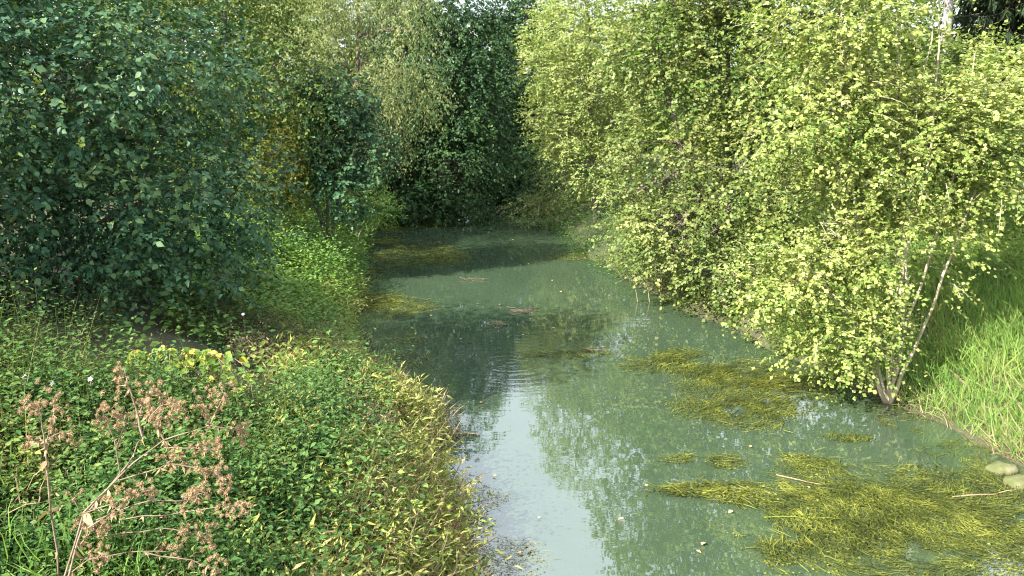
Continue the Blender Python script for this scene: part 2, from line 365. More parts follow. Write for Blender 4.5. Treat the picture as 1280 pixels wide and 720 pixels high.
def limbs(tb, trunk_pts, blobs, tl, r, per=7):
    tp = np.asarray(trunk_pts)
    for c, rr in blobs:
        c = np.asarray(c, float)
        i = np.argmin(np.linalg.norm(tp - (c - np.array([0, 0, .5*rr[2]])), axis=1))
        tb.add(bend(tp[i], c, 6, .16), r*.55, r*.22, 5)
        d = np.linalg.norm(tl[:, 0] - c, axis=1); near = np.argsort(d)[:max(len(d)//max(len(blobs), 1), per)]
        for q in R.choice(near, min(per, len(near)), replace=False):
            tb.add(bend(c - (c-tp[i])*U(0, .9), tl[q, 0], 5, .14), r*.17, r*.06, 4)
def tree(name, label, cat, base, stems, blobs, n, L, k, size, tpl, mat, bark, r=.09, group=None, twig_n=60, part='crown', per=7, **kw):
    base = np.asarray(base, float)
    base[2] = float(ground_z(base[0], base[1])) - .08
    root = thing(name, label, cat, base, group)
    P, D, N, S, tl = sprays(blobs, n, L, k, size, tpl, **kw)
    lv = Leaves(); lv.add(tpl, P, D, N, S)
    obj(part, lv.mesh(part, [M[mat]], base), root, kind='stuff')
    allpts = []
    for st in stems:                                   # every stem is a part of its own
        tb = Tubes(); pts = [base + np.array([0, 0, 0])] if st[0] is None else [np.asarray(st[0], float)]
        for q in st[1:]: pts.append(np.asarray(q, float))
        fine = []
        for a, b in zip(pts[:-1], pts[1:]): fine += list(bend(a, b, 5, .05))[:-1]
        fine.append(pts[-1]); fine = np.array(fine)
        rr = r*U(.75, 1.15)
        tb.add(fine, rr, rr*.3, 7, radii=rr*(1 - .72*np.linspace(0, 1, len(fine))**.8) * (1 + .6*np.exp(-np.linspace(0, 1, len(fine))*14)))
        obj('trunk', tb.mesh('trunk', M[bark], base), root); allpts.append(fine)
    tb = Tubes(); limbs(tb, np.concatenate(allpts), blobs, tl, r, per); twigs(tb, tl, twig_n, .006 + size*.03)
    obj('branches', tb.mesh('branches', M[bark], base), root, kind='stuff')
    return root, (P, D, N, S)

# --- left bank
dark_blobs = [((-6.0,11.4,3.3),(2.7,2.5,2.6)), ((-4.35,10.3,3.0),(1.25,1.3,.9)), ((-5.2,9.6,4.4),(1.5,1.4,1.2)), ((-6.4,9.4,3.0),(1.6,1.3,1.1)),
              ((-4.5,11.2,4.4),(1.2,1.3,1.0)), ((-5.0,10.0,2.3),(1.5,1.2,.8)), ((-7.3,9.2,4.6),(1.8,1.5,1.5)), ((-6.3,10.4,5.7),(1.8,1.7,1.0)), ((-4.6,11.8,2.3),(1.3,1.2,.8)), ((-7.2,9.0,2.4),(1.3,1.0,.9)), ((-8.6,10.5,3.4),(1.6,1.4,2.3)), ((-8.3,9.6,5.6),(1.4,1.2,1.1))]
def lilac(name, label, base, stems, blobs, n, nparts, size, k=9, L=.42, group=None):
    base = np.asarray(base, float); base[2] = float(ground_z(base[0], base[1])) - .08
    root = thing(name, label, 'shrub', base, group)
    P, D, N, S, tl = sprays(blobs, n, L, k, size, OVAL, droop=.22, gap=.40, gapf=1.0, shell=.42, leafdroop=.4, back=.25, spread=.55, facing=.55)
    # the leaves that show largest stay leaves of their own
    take = np.zeros(len(P), bool)
    if nparts:
        v = P - np.array([0, 0, CAM_H]); dist = np.linalg.norm(v, axis=1)
        dep = v[:, 1]*math.cos(PITCH) - v[:, 2]*math.sin(PITCH)
        px = 640 + FPX*v[:, 0]/dep; pyy = 360 + FPX*(-v[:, 2]*math.cos(PITCH) - v[:, 1]*math.sin(PITCH))/dep
        score = S/dist*np.abs((N*v).sum(1)/dist)
        inn = (px > 4) & (px < 1276) & (pyy > 4)
        cell = (np.floor(px/11)*1000 + np.floor(pyy/9)).astype(np.int64)
        order = np.lexsort((dist, cell)); first = np.ones(len(order), bool); first[1:] = cell[order][1:] != cell[order][:-1]
        cand = order[first]; cand = cand[inn[cand]]
        take[cand[np.argsort(-score[cand])[:nparts]]] = True
    near_ = P[:, 1] < np.median(P[:, 1]); a_ = ~take & near_ & (nparts > 0); b_ = ~take & ~a_
    lv = Leaves(); lv.add(OVAL, P[a_], D[a_], N[a_], S[a_]); lv.add(PLAIN, P[b_], D[b_], N[b_], S[b_], 0, 1.08)
    obj('foliage', lv.mesh('foliage', [M['lilac']], base), root, kind='stuff')
    if nparts:
        tv, tf = LEAF_FINE
        lms = [mesh_np('leaf', tv*np.array([1, w, b]), tf, LEAF_TONES[q]) for q, (w, b) in enumerate(((1, 1), (.9, 1.6), (1.1, .6)))]
        for q in np.nonzero(take)[0]:
            w_ = norm(np.cross(N[q], D[q])); n_ = np.cross(D[q], w_)
            o = bpy.data.objects.new('leaf', lms[q % 3]); C.objects.link(o); o.parent = root
            mm = Matrix.Identity(4)
            for a in range(3):
                mm[a][0] = D[q][a]*S[q]; mm[a][1] = w_[a]*S[q]; mm[a][2] = n_[a]*S[q]; mm[a][3] = P[q][a] - base[a]
            o.matrix_local = mm
    allp = []
    for st in stems:
        tb = Tubes(); fine = np.concatenate([bend(a, b, 5, .08)[(0 if i_ == 0 else 1):] for i_, (a, b) in enumerate(zip(([base] + st)[:-1], ([base] + st)[1:]))])
        tb.add(fine, .05, .018, 6); obj('trunk', tb.mesh('trunk', M['bark'], base), root); allp.append(fine)
    tb = Tubes(); limbs(tb, np.concatenate(allp), blobs, tl, .05, 9); twigs(tb, tl, 260, .006)
    obj('branches', tb.mesh('branches', M['bark'], base), root, kind='stuff')
    return root
LEAF_FINE = T([(0,0,0),(.3,0,-.03),(.65,0,-.06),(1,0,-.16),(.14,.19,.02),(.14,-.19,.02),(.38,.31,.05),(.38,-.31,.05),(.68,.2,.0),(.68,-.2,.0)],
              [(0,5,1),(0,1,4),(1,5,7),(1,7,2),(1,2,6),(1,6,4),(2,7,9),(2,9,3),(2,3,8),(2,8,6)])
LEAF_TONES = [leaf_mat('lilac leaf tone', c_,   .2, .5, .4, (1.4,1.6,.7)) for c_ in (
    [(.030,.080,.040),(.045,.10,.047)], [(.02,.058,.03),(.030,.080,.040)], [(.055,.115,.05),(.09,.145,.05)])]
lilac('lilac_bush', 'big dark blue-green bush with oval leaves filling the upper left bank', (-5.9,11.3,0),
      [[(-6.0,11,2.6),(-6.3,10.6,5)], [(-5.2,10.8,2.2),(-4.6,10.6,3.6)], [(-6.8,10.6,2.4),(-7.2,9.6,4.4)], [(-5.3,10.3,1.9),(-5.0,9.9,2.6)], [(-5.5,11.8,2.5),(-4.7,11.9,4)]],
      dark_blobs, 8600, 290, .080)
lilac('lilac_bush', 'smaller dark blue-green bush farther along the left bank beside the olive conifer', (-4.5,20.2,0),
      [[(-4.4,20.1,2.6),(-4.2,20,4)], [(-4.8,20,2.4),(-5.0,20,3.6)], [(-4.0,20,2.4),(-3.5,19.8,3.2)]],
      [((-4.4,20.2,3.6),(1.1,1.0,1.1)), ((-3.5,19.9,3.05),(.75,.7,.55)), ((-4.9,20,4.2),(.8,.8,.8)), ((-3.9,19.9,4.3),(.7,.7,.6)), ((-4.3,19.8,2.7),(.8,.7,.5)), ((-4.1,19.6,2.1),(1.0,.7,.5)), ((-5.1,19.6,2.6),(.7,.6,.6))], 2000, 0, .10, 8, .36)

tree('conifer_bush', 'small olive-yellow conifer bush beside the big dark bush', 'bush', (-5.15,18.8,0), [[None,(-5.15,18.8,3.6)]],
     [((-5.15,18.8,2.5),(.55,.5,.9)), ((-5.05,18.7,3.4),(.32,.32,.6)), ((-5.5,18.8,2.3),(.4,.4,.6))], 900, .24, 12, .07, NARROW, 'olive', 'bark', .04, gap=.35, upb=.5, droop=.1, twig_n=20)
tree('climber_tree', 'tree hung with mid green climber leaves just behind the big dark bush', 'tree', (-6.6,19.6,0), [[None,(-6.5,19.6,4),(-6.3,19.5,7)]],
     [((-6.3,19.6,4.6),(1.5,1.4,2.4)), ((-5.0,19.2,4.7),(.9,.9,1.4)), ((-7.6,19.2,5.0),(1.4,1.2,2.0)), ((-6.3,19.4,7.2),(1.8,1.6,1.3)), ((-5.6,19.0,2.8),(.9,.8,1.0))], 3000, .5, 10, .085, PLAIN, 'mid', 'bark', .11, droop=.5, leafdroop=.6)
tree('willow_tree', 'pale grey-green tree with drooping sprays beside the dark tree on the left', 'tree', (-4.9,25.5,0), [[None,(-4.6,25.3,4),(-4.2,25,8)]],
     [((-4.3,25,5.4),(1.7,1.6,2.0)), ((-3.3,24.4,6.2),(1.2,1.1,1.0)), ((-5.4,24.4,5.6),(1.4,1.3,1.6)), ((-4.2,24.6,8.0),(1.9,1.7,1.5)), ((-3.0,24.6,4.4),(.9,.9,1.2)), ((-4.6,24.5,3.4),(1.3,1.0,1.0))], 3200, .75, 12, .095, NARROW, 'willow', 'bark', .12, droop=.75, leafdroop=.7, gap=.46)
tree('ash_tree', 'large dark tree drooping to the water at the far left bend', 'tree', (-5.1,31.5,0), [[None,(-4.4,31.5,4),(-3.2,31.3,8.5)]],
     [((-2.9,31.2,5.2),(1.9,1.8,2.2)), ((-1.6,30.8,4.4),(1.3,1.3,1.7)), ((-3.9,30.6,3.8),(1.5,1.3,1.7)), ((-2.6,31.4,8.0),(2.0,1.9,1.6)), ((-2.2,30.4,2.2),(1.5,1.1,1.2)), ((-3.9,30.3,1.7),(1.2,1.0,1.0)), ((-1.2,31.2,6.2),(1.1,1.1,1.2)), ((-1.0,31.3,2.6),(1.0,1,1.3)), ((-3.3,30.2,.9),(1.0,.8,.6)), ((-2.0,30.3,.9),(1.0,.8,.6)), ((-4.2,30.6,1.0),(.7,.7,.7)), ((-3.6,29.3,.75),(.9,.6,.5)), ((-2.5,29.6,.8),(.9,.6,.55))],
     4700, .7, 13, .125, PLAIN, 'deep', 'bark', .2, droop=.5, leafdroop=.5, gap=.43, floor=.05)
tree('hazel_bush', 'light yellow-green feathery bush at the edge of the left bank below the dark tree', 'bush', (-4.55,24.2,0), [[None,(-4.4,24.2,2)], [None,(-3.9,24,1.6)]],
     [((-4.5,24.1,1.55),(.8,.7,.55)), ((-3.85,23.9,1.15),(.55,.5,.4)), ((-5.0,23.6,1.9),(.6,.5,.4))], 900, .35, 10, .085, NARROW, 'lush', 'palebark', .03, gap=.35, upb=.4, twig_n=40)
tree('poplar_tree', 'tall dark tree closing the stream in the far centre with a sunlit top', 'tree', (1.6,44,0), [[None,(1.4,44,5),(1.0,44,9.5)]],
     [((.6,43.6,5.2),(2.0,1.8,2.6)), ((-.9,43,4.0),(1.8,1.6,2.4)), ((1.9,43,3.5),(1.7,1.6,2.4)), ((.9,43.6,8.2),(1.6,1.6,1.4)), ((-.1,43.6,9.2),(1.5,1.2,.9)), ((-.8,43.4,7.0),(1.3,1.2,1.3)), ((-.6,42.6,1.8),(1.8,1.4,1.4)), ((1.4,42.4,1.5),(1.6,1.2,1.2))], 3600, .8, 10, .16, PLAIN, 'deep', 'bark', .22, gap=.40)
for lab, x, y, rr, hh, mat in (('dark low bush closing the stream at the far bend', .6, 37.5, 1.6, 2.2, 'deep'), ('dark bush overhanging the far right water edge under the pale tree', 1.9, 33.5, 1.2, 1.9, 'deep'), ('dark bush on the far left bank behind the drooping dark tree', -5.6, 35.5, 1.8, 2.4, 'deep')):
    tree('waterside_bush', lab, 'bush', (x, y, 0), [[None, (x, y, hh*.8)], [None, (x-.6, y-.2, hh*.6)]],
         [((x, y, hh*.55), (rr, rr*.8, hh*.5)), ((x-rr*.6, y-.7, hh*.3), (rr*.6, rr*.5, hh*.33)), ((x+rr*.6, y-.5, hh*.4), (rr*.6, rr*.5, hh*.4))], 1400, .6, 11, .14, PLAIN, mat, 'bark', .03, droop=.5, floor=.04, gap=.25, per=2)
for lab, x, y, h, rr, mat in (('broad mid green tree behind the climber-hung tree', -9.6,24,8.5,2.7,'mid'), ('tall pale tree behind the drooping pale one', -7.6,30.5,9.5,2.8,'willow'),
                       ('deep green tree behind the large dark tree at the bend', -4.2,38,10,3.0,'deep')):
    tree('broadleaf_tree', lab, 'tree', (x,y,0), [[None,(x,y,h*.55),(x+.3,y,h*.95)]],
         [((x,y,h*.62),(rr*.8,rr*.8,h*.28)), ((x-rr*.5,y-.6,h*.45),(rr*.65,rr*.6,h*.22)), ((x+rr*.55,y-.6,h*.42),(rr*.6,rr*.6,h*.22)), ((x,y-.5,h*.85),(rr*.6,rr*.6,h*.16)), ((x+.3,y-.8,h*.24),(rr*.8,rr*.6,h*.14))],
         2300, .75, 10, .165, PLAIN, mat, 'bark', .16, gap=.3)
# unseen trees up the left slope, placed to keep the big bush in shade
for q, (lab, x, y, h, rr) in enumerate((('wider unseen tree up the left slope, placed to shade the big dark bush', -11.6,7.6,9.6,2.6), ('narrower unseen tree up the left slope, placed to shade the big dark bush', -10.8,5.2,9.6,1.9))):
    tree('broadleaf_tree', lab, 'tree', (x,y,0), [[None,(x,y,h*.55),(x+.2,y,h*.95)]],
         [((x,y,h*.66),(rr*.85,rr*.85,h*.24)), ((x-rr*.5,y-.6,h*.5),(rr*.65,rr*.6,h*.2)), ((x+rr*.5,y+.4,h*.48),(rr*.65,rr*.65,h*.2)), ((x,y,h*.88),(rr*.6,rr*.6,h*.13))],
         1500, .75, 10, .17, PLAIN, 'mid', 'bark', .17, back=1.)

# --- right bank
tree('alder_tree', 'slender pale green tree with a visible thin trunk right of the far bend', 'tree', (2.75,27.5,0), [[None,(2.6,27.4,2.5),(2.45,27.2,5),(2.2,27,8.2)]],
     [((2.4,27.2,4.6),(1.35,1.2,1.3)), ((1.6,26.8,3.4),(.9,.9,.8)), ((3.4,26.8,3.6),(1.0,.9,1.1)), ((2.2,27,6.4),(1.4,1.2,1.0)), ((3.3,26.8,5.6),(1.1,1,1.0)), ((2.3,27,7.8),(1.0,1,.8)), ((1.3,26.9,5.2),(.9,.8,.7)), ((2.6,26.7,2.3),(1.2,.9,.7)), ((1.05,26.8,3.95),(.7,.5,.3))],
     2900, .55, 12, .085, PLAIN, 'pale', 'bark', .085, gap=.47, gapf=1.4, twig_n=160, droop=.3)
tree('willow_scrub', 'low tan-green scrub hanging over the water at the far right edge', 'bush', (2.2,29.5,0), [[None,(1.8,29.3,1.6)], [None,(1.4,29,1.2)]],
     [((1.7,29.3,1.3),(.9,.8,.8)), ((.95,28.9,.7),(.7,.6,.5)), ((2.4,28.6,1.2),(.9,.7,.7)), ((.35,29.3,.6),(.6,.5,.4)), ((1.6,28.6,2.1),(.8,.6,.5))], 1100, .5, 12, .08, NARROW, 'scrub', 'palebark', .03, droop=.6, floor=.04, per=3)
tree('poplar_tree', 'pale sunlit tree standing behind the slender one near the top centre', 'tree', (3.6,37,0), [[None,(3.4,37,4),(3.0,37,9)]],
     [((2.9,36.6,5.2),(1.9,1.6,1.9)), ((1.9,36.3,6.9),(1.5,1.3,1.3)), ((3.9,36.3,3.7),(1.7,1.5,1.7)), ((3.2,36.8,8.0),(1.6,1.5,1.2)), ((2.3,36,3.0),(1.3,1.1,1.2))], 2600, .65, 11, .125, PLAIN, 'pale', 'bark', .14, gap=.43)
tree('maple_tree', 'vivid green tree top between the slender pale tree and the big alder', 'tree', (5.4,27.5,0), [[None,(5.3,27.4,3.6),(5.0,27.2,7.2)]],
     [((4.9,27,5.7),(1.3,1.2,1.2)), ((5.9,26.8,4.4),(1.4,1.2,1.4)), ((4.6,27,6.3),(1.0,1,.6))], 1700, .5, 11, .10, PLAIN, 'bright', 'bark', .10, gap=.40)
tree('alder_tree', 'big leafy alder leaning over the water in the middle of the right bank', 'tree', (4.9,18.4,0), [[None,(4.7,18.3,2.6),(4.5,18.1,5),(4.4,18,8)], [None,(4.0,18,2.2),(3.3,17.7,4)], [None,(5.6,17.8,2.5),(6.1,17.4,4.6)]],
     [((4.5,18.2,4.7),(1.8,1.7,1.5)), ((3.4,17.8,3.4),(1.2,1.2,.95)), ((5.7,17.4,4.0),(1.5,1.3,1.4)), ((4.4,18,6.9),(1.8,1.7,1.4)), ((3.4,17.6,1.8),(1.1,.9,.75)), ((4.5,16.8,2.4),(1.1,.9,.8)), ((5.9,16.8,2.2),(1.3,1,1.0)), ((3.5,16.9,1.15),(1.1,.7,.5)), ((3.0,18.3,1.55),(1.0,.8,.6)), ((3.3,16.6,1.7),(.9,.7,.5)), ((2.75,18.0,2.4),(.8,.7,.6)), ((3.0,17.9,5.2),(1.1,1,.8)), ((5.9,17.2,6.2),(1.3,1.2,1.2)), ((4.2,16.0,1.0),(.8,.7,.45)), ((5.9,17.8,7.6),(1.5,1.3,1.0)), ((3.5,17.8,5.8),(1.0,1.0,.8))],
     7800, .48, 12, .073, DISC, 'alderdark', 'bark', .12, gap=.44, gapf=1.25, twig_n=300, floor=.05)
tree('alder_tree', 'young yellow-green alder with several thin pale stems at the right water edge', 'tree', (5.25,11.15,0),
     [[None,(5.3,10.95,1.2),(5.65,10.85,3.0),(5.85,11.0,4.7)], [None,(5.05,11.0,1.4),(5.2,10.9,3.2),(5.3,11.2,6.8)], [None,(5.2,11.0,1.5),(5.35,10.85,3.6),(5.3,11.1,6)], [None,(4.9,11.1,1.1),(4.4,11.0,3.2),(4.2,11.3,5.8)], [None,(5.5,10.9,1.1),(5.85,10.85,2.5),(6.2,10.95,3.8)], [None,(4.8,11.0,.8),(4.1,10.9,1.8),(3.4,10.9,2.3)], [None,(5.3,11.0,1.6),(5.0,10.95,3.4),(4.9,11.2,5.5)]],
     [((5.2,11.5,3.6),(1.2,1.1,1.0)), ((4.2,11.4,2.5),(.9,.8,.8)), ((6.0,11.3,3.85),(.85,.85,.75)), ((4.25,11.5,5.2),(.95,1,.9)), ((3.7,11.2,1.7),(.65,.6,.5)), ((4.4,11.1,1.1),(.7,.6,.5)), ((4.0,11.4,4.0),(.95,.9,.8)), ((5.2,11,2.1),(.95,.7,.6)), ((4.8,11.4,7.3),(1.2,1.2,.9)), ((6.2,11.0,3.2),(.5,.5,.4)), ((4.7,10.9,.95),(.6,.4,.35))],
     5600, .40, 11, .062, DISC, 'alder', 'palebark', .03, gap=.46, gapf=1.5, twig_n=800, per=8, floor=.1, shell=.3)
tree('alder_tree', 'bright yellow-green alder behind the young one, above the grass bank', 'tree', (9.4,17.2,0), [[None,(9.3,17.1,3),(9.2,17,5.3)], [None,(8.6,17,3),(8.2,17,5)], [None,(10.2,17,3),(10.8,17,5)]],
     [((9.2,17,4.2),(1.5,1.3,1.1)), ((7.9,16.8,4.2),(1.1,1,1.1)), ((10.6,16.6,3.9),(1.3,1.1,1.0)), ((8.2,16.8,4.9),(.8,.8,.5)), ((8.3,16.6,2.9),(1.1,.9,.8)), ((10.2,16.4,2.9),(1.0,.8,.55)), ((6.9,17,5.8),(.9,1.0,.9)), ((11.0,16.8,4.6),(1.1,1,.8))],
     3900, .45, 11, .085, DISC, 'alder', 'palebark', .07, gap=.44, gapf=1.3, twig_n=250)
# birch trunk and spruces at the top right
def conifer(label, x, y, h, r0, n):
    b = np.array([x, y, float(ground_z(x, y))-.1]); root = thing('spruce_tree', label, 'tree', b)
    tb = Tubes(); tb.add([b, b+[0, 0, h*.5], b+[.05, 0, h]], .26, .03, 9); obj('trunk', tb.mesh('trunk', M['bark'], b), root)
    lv = Leaves(); tb = Tubes()
    zz = h*(.14 + .84*R.random(n)**1.15); aa = U(0, 2*math.pi, n); ln = r0*(1-zz/h)**.8*U(.7, 1.1, n)+.15
    for z, a, l in zip(zz, aa, ln):
        d = np.array([math.cos(a), math.sin(a), 0]); t = np.linspace(0, 1, 5)[:, None]
        pts = b + np.array([0, 0, z]) + d*l*t + np.array([0, 0, 1])*(-.38*l*t + .18*l*t*t)
        tb.add(pts, .025, .006, 3)
        k = int(14 + 18*l); s = U(.1, 1, k); P = np.stack([np.interp(s, t[:, 0], pts[:, c]) for c in range(3)], 1)
        D = np.array([0, 0, -.9]) + d*.25 + R.normal(0, .25, (k, 3)); N = np.cross(D, R.normal(size=(k, 3)))
        lv.add(NARROW, P, D, N, U(.25, .6, k), 0, .8)
    obj('crown', lv.mesh('crown', [M['spruce']], b), root, kind='stuff'); obj('branches', tb.mesh('branches', M['bark'], b), root, kind='stuff')
conifer('dark spruce with hanging branchlets beside the white birch trunk', 18.2,32,19,3.2,460)
conifer('dark spruce top showing between the pale trees near the top centre right', 9.0,49,22,3.3,300)
tree('birch_tree', 'birch with a thick white trunk at the top right corner', 'tree', (15.4,31,0), [[None,(15.4,31,4),(15.3,31,9),(15.5,31,15)]],
     [((15.4,31,11),(2.5,2.3,2.4)), ((14.2,31,9.4),(1.7,1.6,1.2)), ((16.8,31,9.6),(1.6,1.6,1.2)), ((15.4,31,14),(1.8,1.8,1.5))], 900, .8, 10, .13, PLAIN, 'pale', 'birch', .34, droop=.7)
# farther trees that close the view
far = [(19,50,14,'deep'),(25,48,14,'mid'),(-14,23,9.5,'mid'),(-10.5,43,12.5,'mid'),(1.2,53,10.5,'deep'),(10.8,45,10,'mid'),(-16,33,10,'mid'),(-13,44,11,'deep'),(-21,26,11,'mid'),(-7,50,9.5,'deep'),(-1,54,9,'mid'),(5.5,50,9,'mid'),(8,50,6,'pale'),(14.5,50,8,'mid'),(18,44,11,'deep'),(22,31,10,'mid'),(25,40,12,'deep'),(15.5,26,3.4,'pale'),(18.5,23,6,'mid')]
far_labels = ['tall deep green tree behind the white birch trunk', 'tall mid green tree behind the dark spruce at the right edge', 'mid green tree behind the top left edge of the big dark bush', 'tall mid green tree behind the drooping pale tree on the left', 'deep green tree directly behind the far centre tree', 'mid green tree behind the top of the big alder', 'mid green tree far up the left slope', 'deep green tree at the back of the left wood', 'mid green tree farthest left', 'deep green tree beyond the bend', 'mid green tree behind the far centre tree',
   'mid green tree behind the pale sunlit trees', 'pale tree between the vivid green top and the top right trees', 'mid green tree behind the top right alders', 'deep green tree behind the spruce', 'mid green tree right of the spruce', 'deep green tree farthest right at the back', 'pale low tree beyond the gravel path', 'mid green low tree beyond the gravel path']
for (x, y, h, mat), lab in zip(far, far_labels):
    rr = 3.0 if h > 8 else 2.2
    tree('broadleaf_tree', lab, 'tree', (x,y,0), [[None,(x,y,h*.55),(x+.3,y,h*.95)]],
         [((x,y,h*.6),(rr,rr*.8,h*.3)), ((x-rr*.6,y-.6,h*.4),(rr*.75,rr*.6,h*.24)), ((x+rr*.6,y-.6,h*.4),(rr*.75,rr*.6,h*.24)), ((x,y-.5,h*.85),(rr*.6,rr*.6,h*.14)), ((x,y-.8,h*.2),(rr*1.1,rr*.6,h*.14))],
         1000, .9, 9, .31, PLAIN, mat, 'bark', .18, group='trees at the back', twig_n=0, back=.1, per=3, gap=.34)

# ------------------------------------------------------------------ herbs and grass on the banks (uncountable)
def scatter(n, x0, x1, y0, y1, cond, near=1.0):
    """points on the ground, thinning out with distance"""
    out = np.zeros((0, 3))
    while len(out) < n:
        y = y0*(y1/y0)**U(0, 1, n*2) if near > 0 else U(y0, y1, n*2)
        x = U(x0, x1, n*2); k = cond(x, y)
        x, y = x[k], y[k]; out = np.concatenate([out, np.stack([x, y, ground_z(x, y)], 1)])
        if len(x) == 0: break
    return out[:n]
def herbs(lv, P, h, k, size, tpl, mat=0, lean=.25, up=.35, width=1., stem=True, leafdroop=.2, flow=(0, 0, 0), bush=.45, wild=.3):
    n = len(P); H = h*U(.55, 1.25, n)
    ax = norm(np.array([0, 0, 1]) + R.normal(0, lean, (n, 3)) + np.array(flow))
    t = np.linspace(.3, 1, k)[None]
    Q = P[:, None] + ax[:, None]*(H[:, None]*t)[..., None]
    a0 = U(0, 6.28, (n, 1)) + np.arange(k)[None]*1.571
    for s in (0, math.pi):
        a = a0 + s + R.normal(0, .3, (n, k))
        D = np.stack([np.cos(a), np.sin(a), up - leafdroop + R.normal(0, wild, (n, k))], -1)
        Q2 = Q + norm(D)*(bush*H[:, None]*U(0, 1, (n, k))*(1.2-.7*t))[..., None]
        N = np.array([0, 0, 1.]) + R.normal(0, wild, D.shape); N = N - (N*norm(D)).sum(-1, keepdims=True)*norm(D)
        S = np.broadcast_to(np.asarray(size, float), (n,))[:, None]*U(.6, 1.2, (n, k))*(1.15-.45*t)
        lv.add(tpl, Q2.reshape(-1, 3), D.reshape(-1, 3), norm(N).reshape(-1, 3), S.ravel(), mat, width)
    if stem: lv.add(STEM, P, ax, norm(np.cross(ax, R.normal(size=(n, 3)))), H, mat, .05)
def blades(lv, P, h, mat=0, lean=.45, width=1., flow=(0, 0, 0), tpl=None):
    n = len(P); D = np.array([0, 0, 1.]) + R.normal(0, lean, (n, 3)) + np.array(flow); D[:, 2] = np.abs(D[:, 2])
    N = np.cross(D, R.normal(size=(n, 3))); N[:, 2] = np.abs(N[:, 2])
    lv.add(tpl or BLADE, P, D, norm(N), h*U(.5, 1.3, n), mat, width)
def dL(x, y): return edge_l(y) - x
def dR(x, y): return x - edge_r(y)
def nz2(x, y, s, o=0): return noise(np.stack([x*s, y*s, x*0+o], -1))
# nettles: blue-green carpet in the foreground and along the bank
lv = Leaves()
P = scatter(7600, -6.5, 0, 4.0, 14, lambda x, y: (dL(x, y) > .75 + .5*nz2(x, y, 1.2)) & (dL(x, y) < 5.5) & (nz2(x, y, .8, 3) > .28) & (nz2(x, y, 2.6, 9) > .27) & ((x > -1.6) | (y > 4.75)) & ~((y > 7.4) & (x < -2.3)))
P = P[np.argsort(P[:, 1])]
for P, tp in ((P[P[:, 1] < 7.2], OVAL), (P[P[:, 1] >= 7.2], PLAIN)):
    herbs(lv, P, .16 + .55*nz2(P[:, 0], P[:, 1], 1.9, 7), 6, .045 + .062*nz2(P[:, 0], P[:, 1], 1.3, 17), tp, 0, .28, .35, .85, True, .25, (0, 0, 0), .45, .42)
P = scatter(500, -4.5, -.9, 3.4, 4.9, lambda x, y: dL(x, y) > .6)
herbs(lv, P, .2, 5, .06, OVAL, 0, .28, .35, .85)
P = scatter(520, -5.5, -.6, 4.8, 12, lambda x, y: (dL(x, y) > .6) & ~((y > 7.4) & (x < -2)) & ((x > -1.6) | (y > 5.4)))
herbs(lv, P, .85, 9, .075, OVAL, 0, .22, .35, .8, True, .25, (0, 0, 0), .16)
obj('nettles', lv.mesh('nettles', [M['nettle']]), kind='stuff', label='dense blue-green nettle carpet on the near left bank', category='nettles')
lv = Leaves()
P = scatter(4600, -9, -2.5, 12.5, 30, lambda x, y: (dL(x, y) > -.12) & (dL(x, y) < 4.2))
herbs(lv, P, .42, 5, .11, PLAIN, 0); 
P = scatter(700, -6.2, -3.2, 16.5, 21.5, lambda x, y: (dL(x, y) > .1))
herbs(lv, P, .75, 8, .10, PLAIN)
P = scatter(700, 1.2, 4.2, 19, 30, lambda x, y: (dR(x, y) > -.3) & (dR(x, y) < 2.2))
obj('streamside_herbs', (lambda q: (herbs(q, P, .55, 9, .075, PLAIN, 0, .4, .35, 1., False, .2, (-.1, -.1, 0), .9), q.mesh('streamside_herbs', [M['nettle']]))[1])(Leaves()), kind='stuff', label='grey-green feathery herbs on the right bank beyond the big alder', category='herbs')
obj('bank_herbs', lv.mesh('bank_herbs', [M['lush']]), kind='stuff', label='bright green herbs along both banks farther downstream', category='herbs')
# brownish weeds at the left
lv = Leaves()
P = scatter(2500, -7.5, -2.2, 5.2, 9.4, lambda x, y: (dL(x, y) > 2.0) & (nz2(x, y, .8, 3) < .66) & ~((x > -4.4) & (y > 7.5)))
herbs(lv, P, .45, 8, .058, PLAIN, 0, .35, .35, .7)
P = scatter(1700, -4.6, -1.2, 8.5, 14.5, lambda x, y: (dL(x, y) > .1) & (dL(x, y) < 3.2) & ~((x < -2.1) & (y < 9.6)))
herbs(lv, P, .26, 5, .07, PLAIN, 0, .3)
P = scatter(450, -6, -1.5, 4.9, 7.4, lambda x, y: (dL(x, y) > .8) & (dL(x, y) < 5))
herbs(lv, P, .5, 8, .07, NARROW, 0, .4)
P = scatter(170, -5.5, -1.5, 5.2, 7.4, lambda x, y: (dL(x, y) > 1.0))
herbs(lv, P, .95, 12, .06, NARROW, 0, .3, .6, 1.2, True, .1, (0, 0, 0), .15)
obj('bank_weeds', lv.mesh('bank_weeds', [M['weed']]), kind='stuff', label='mixed olive and brownish weeds under the big dark bush', category='weeds')
lv = Leaves()
P = scatter(170, -4.5, -.4, 5.2, 12, lambda x, y: (dL(x, y) > .4) & (dL(x, y) < 3.6) & (nz2(x, y, 1.5, 41) > .55))
herbs(lv, P, .5, 6, .105, OVATE, 0, .4, .3, 1.25, True, .35)
lw = Leaves()
P = scatter(700, -3.2, .2, 5, 10, lambda x, y: (dL(x, y) > .5) & (dL(x, y) < 2.6) & (nz2(x, y, 1.7, 51) > .58))
herbs(lw, P, .42, 7, .07, NARROW, 0, .5, .1, 1.2, True, .5, (0, 0, 0), .4, .6)
obj('withered_plants', lw.mesh('withered_plants', [M['straw']]), kind='stuff', label='withered brown plants between the nettles and the waterside plants', category='withered plants')
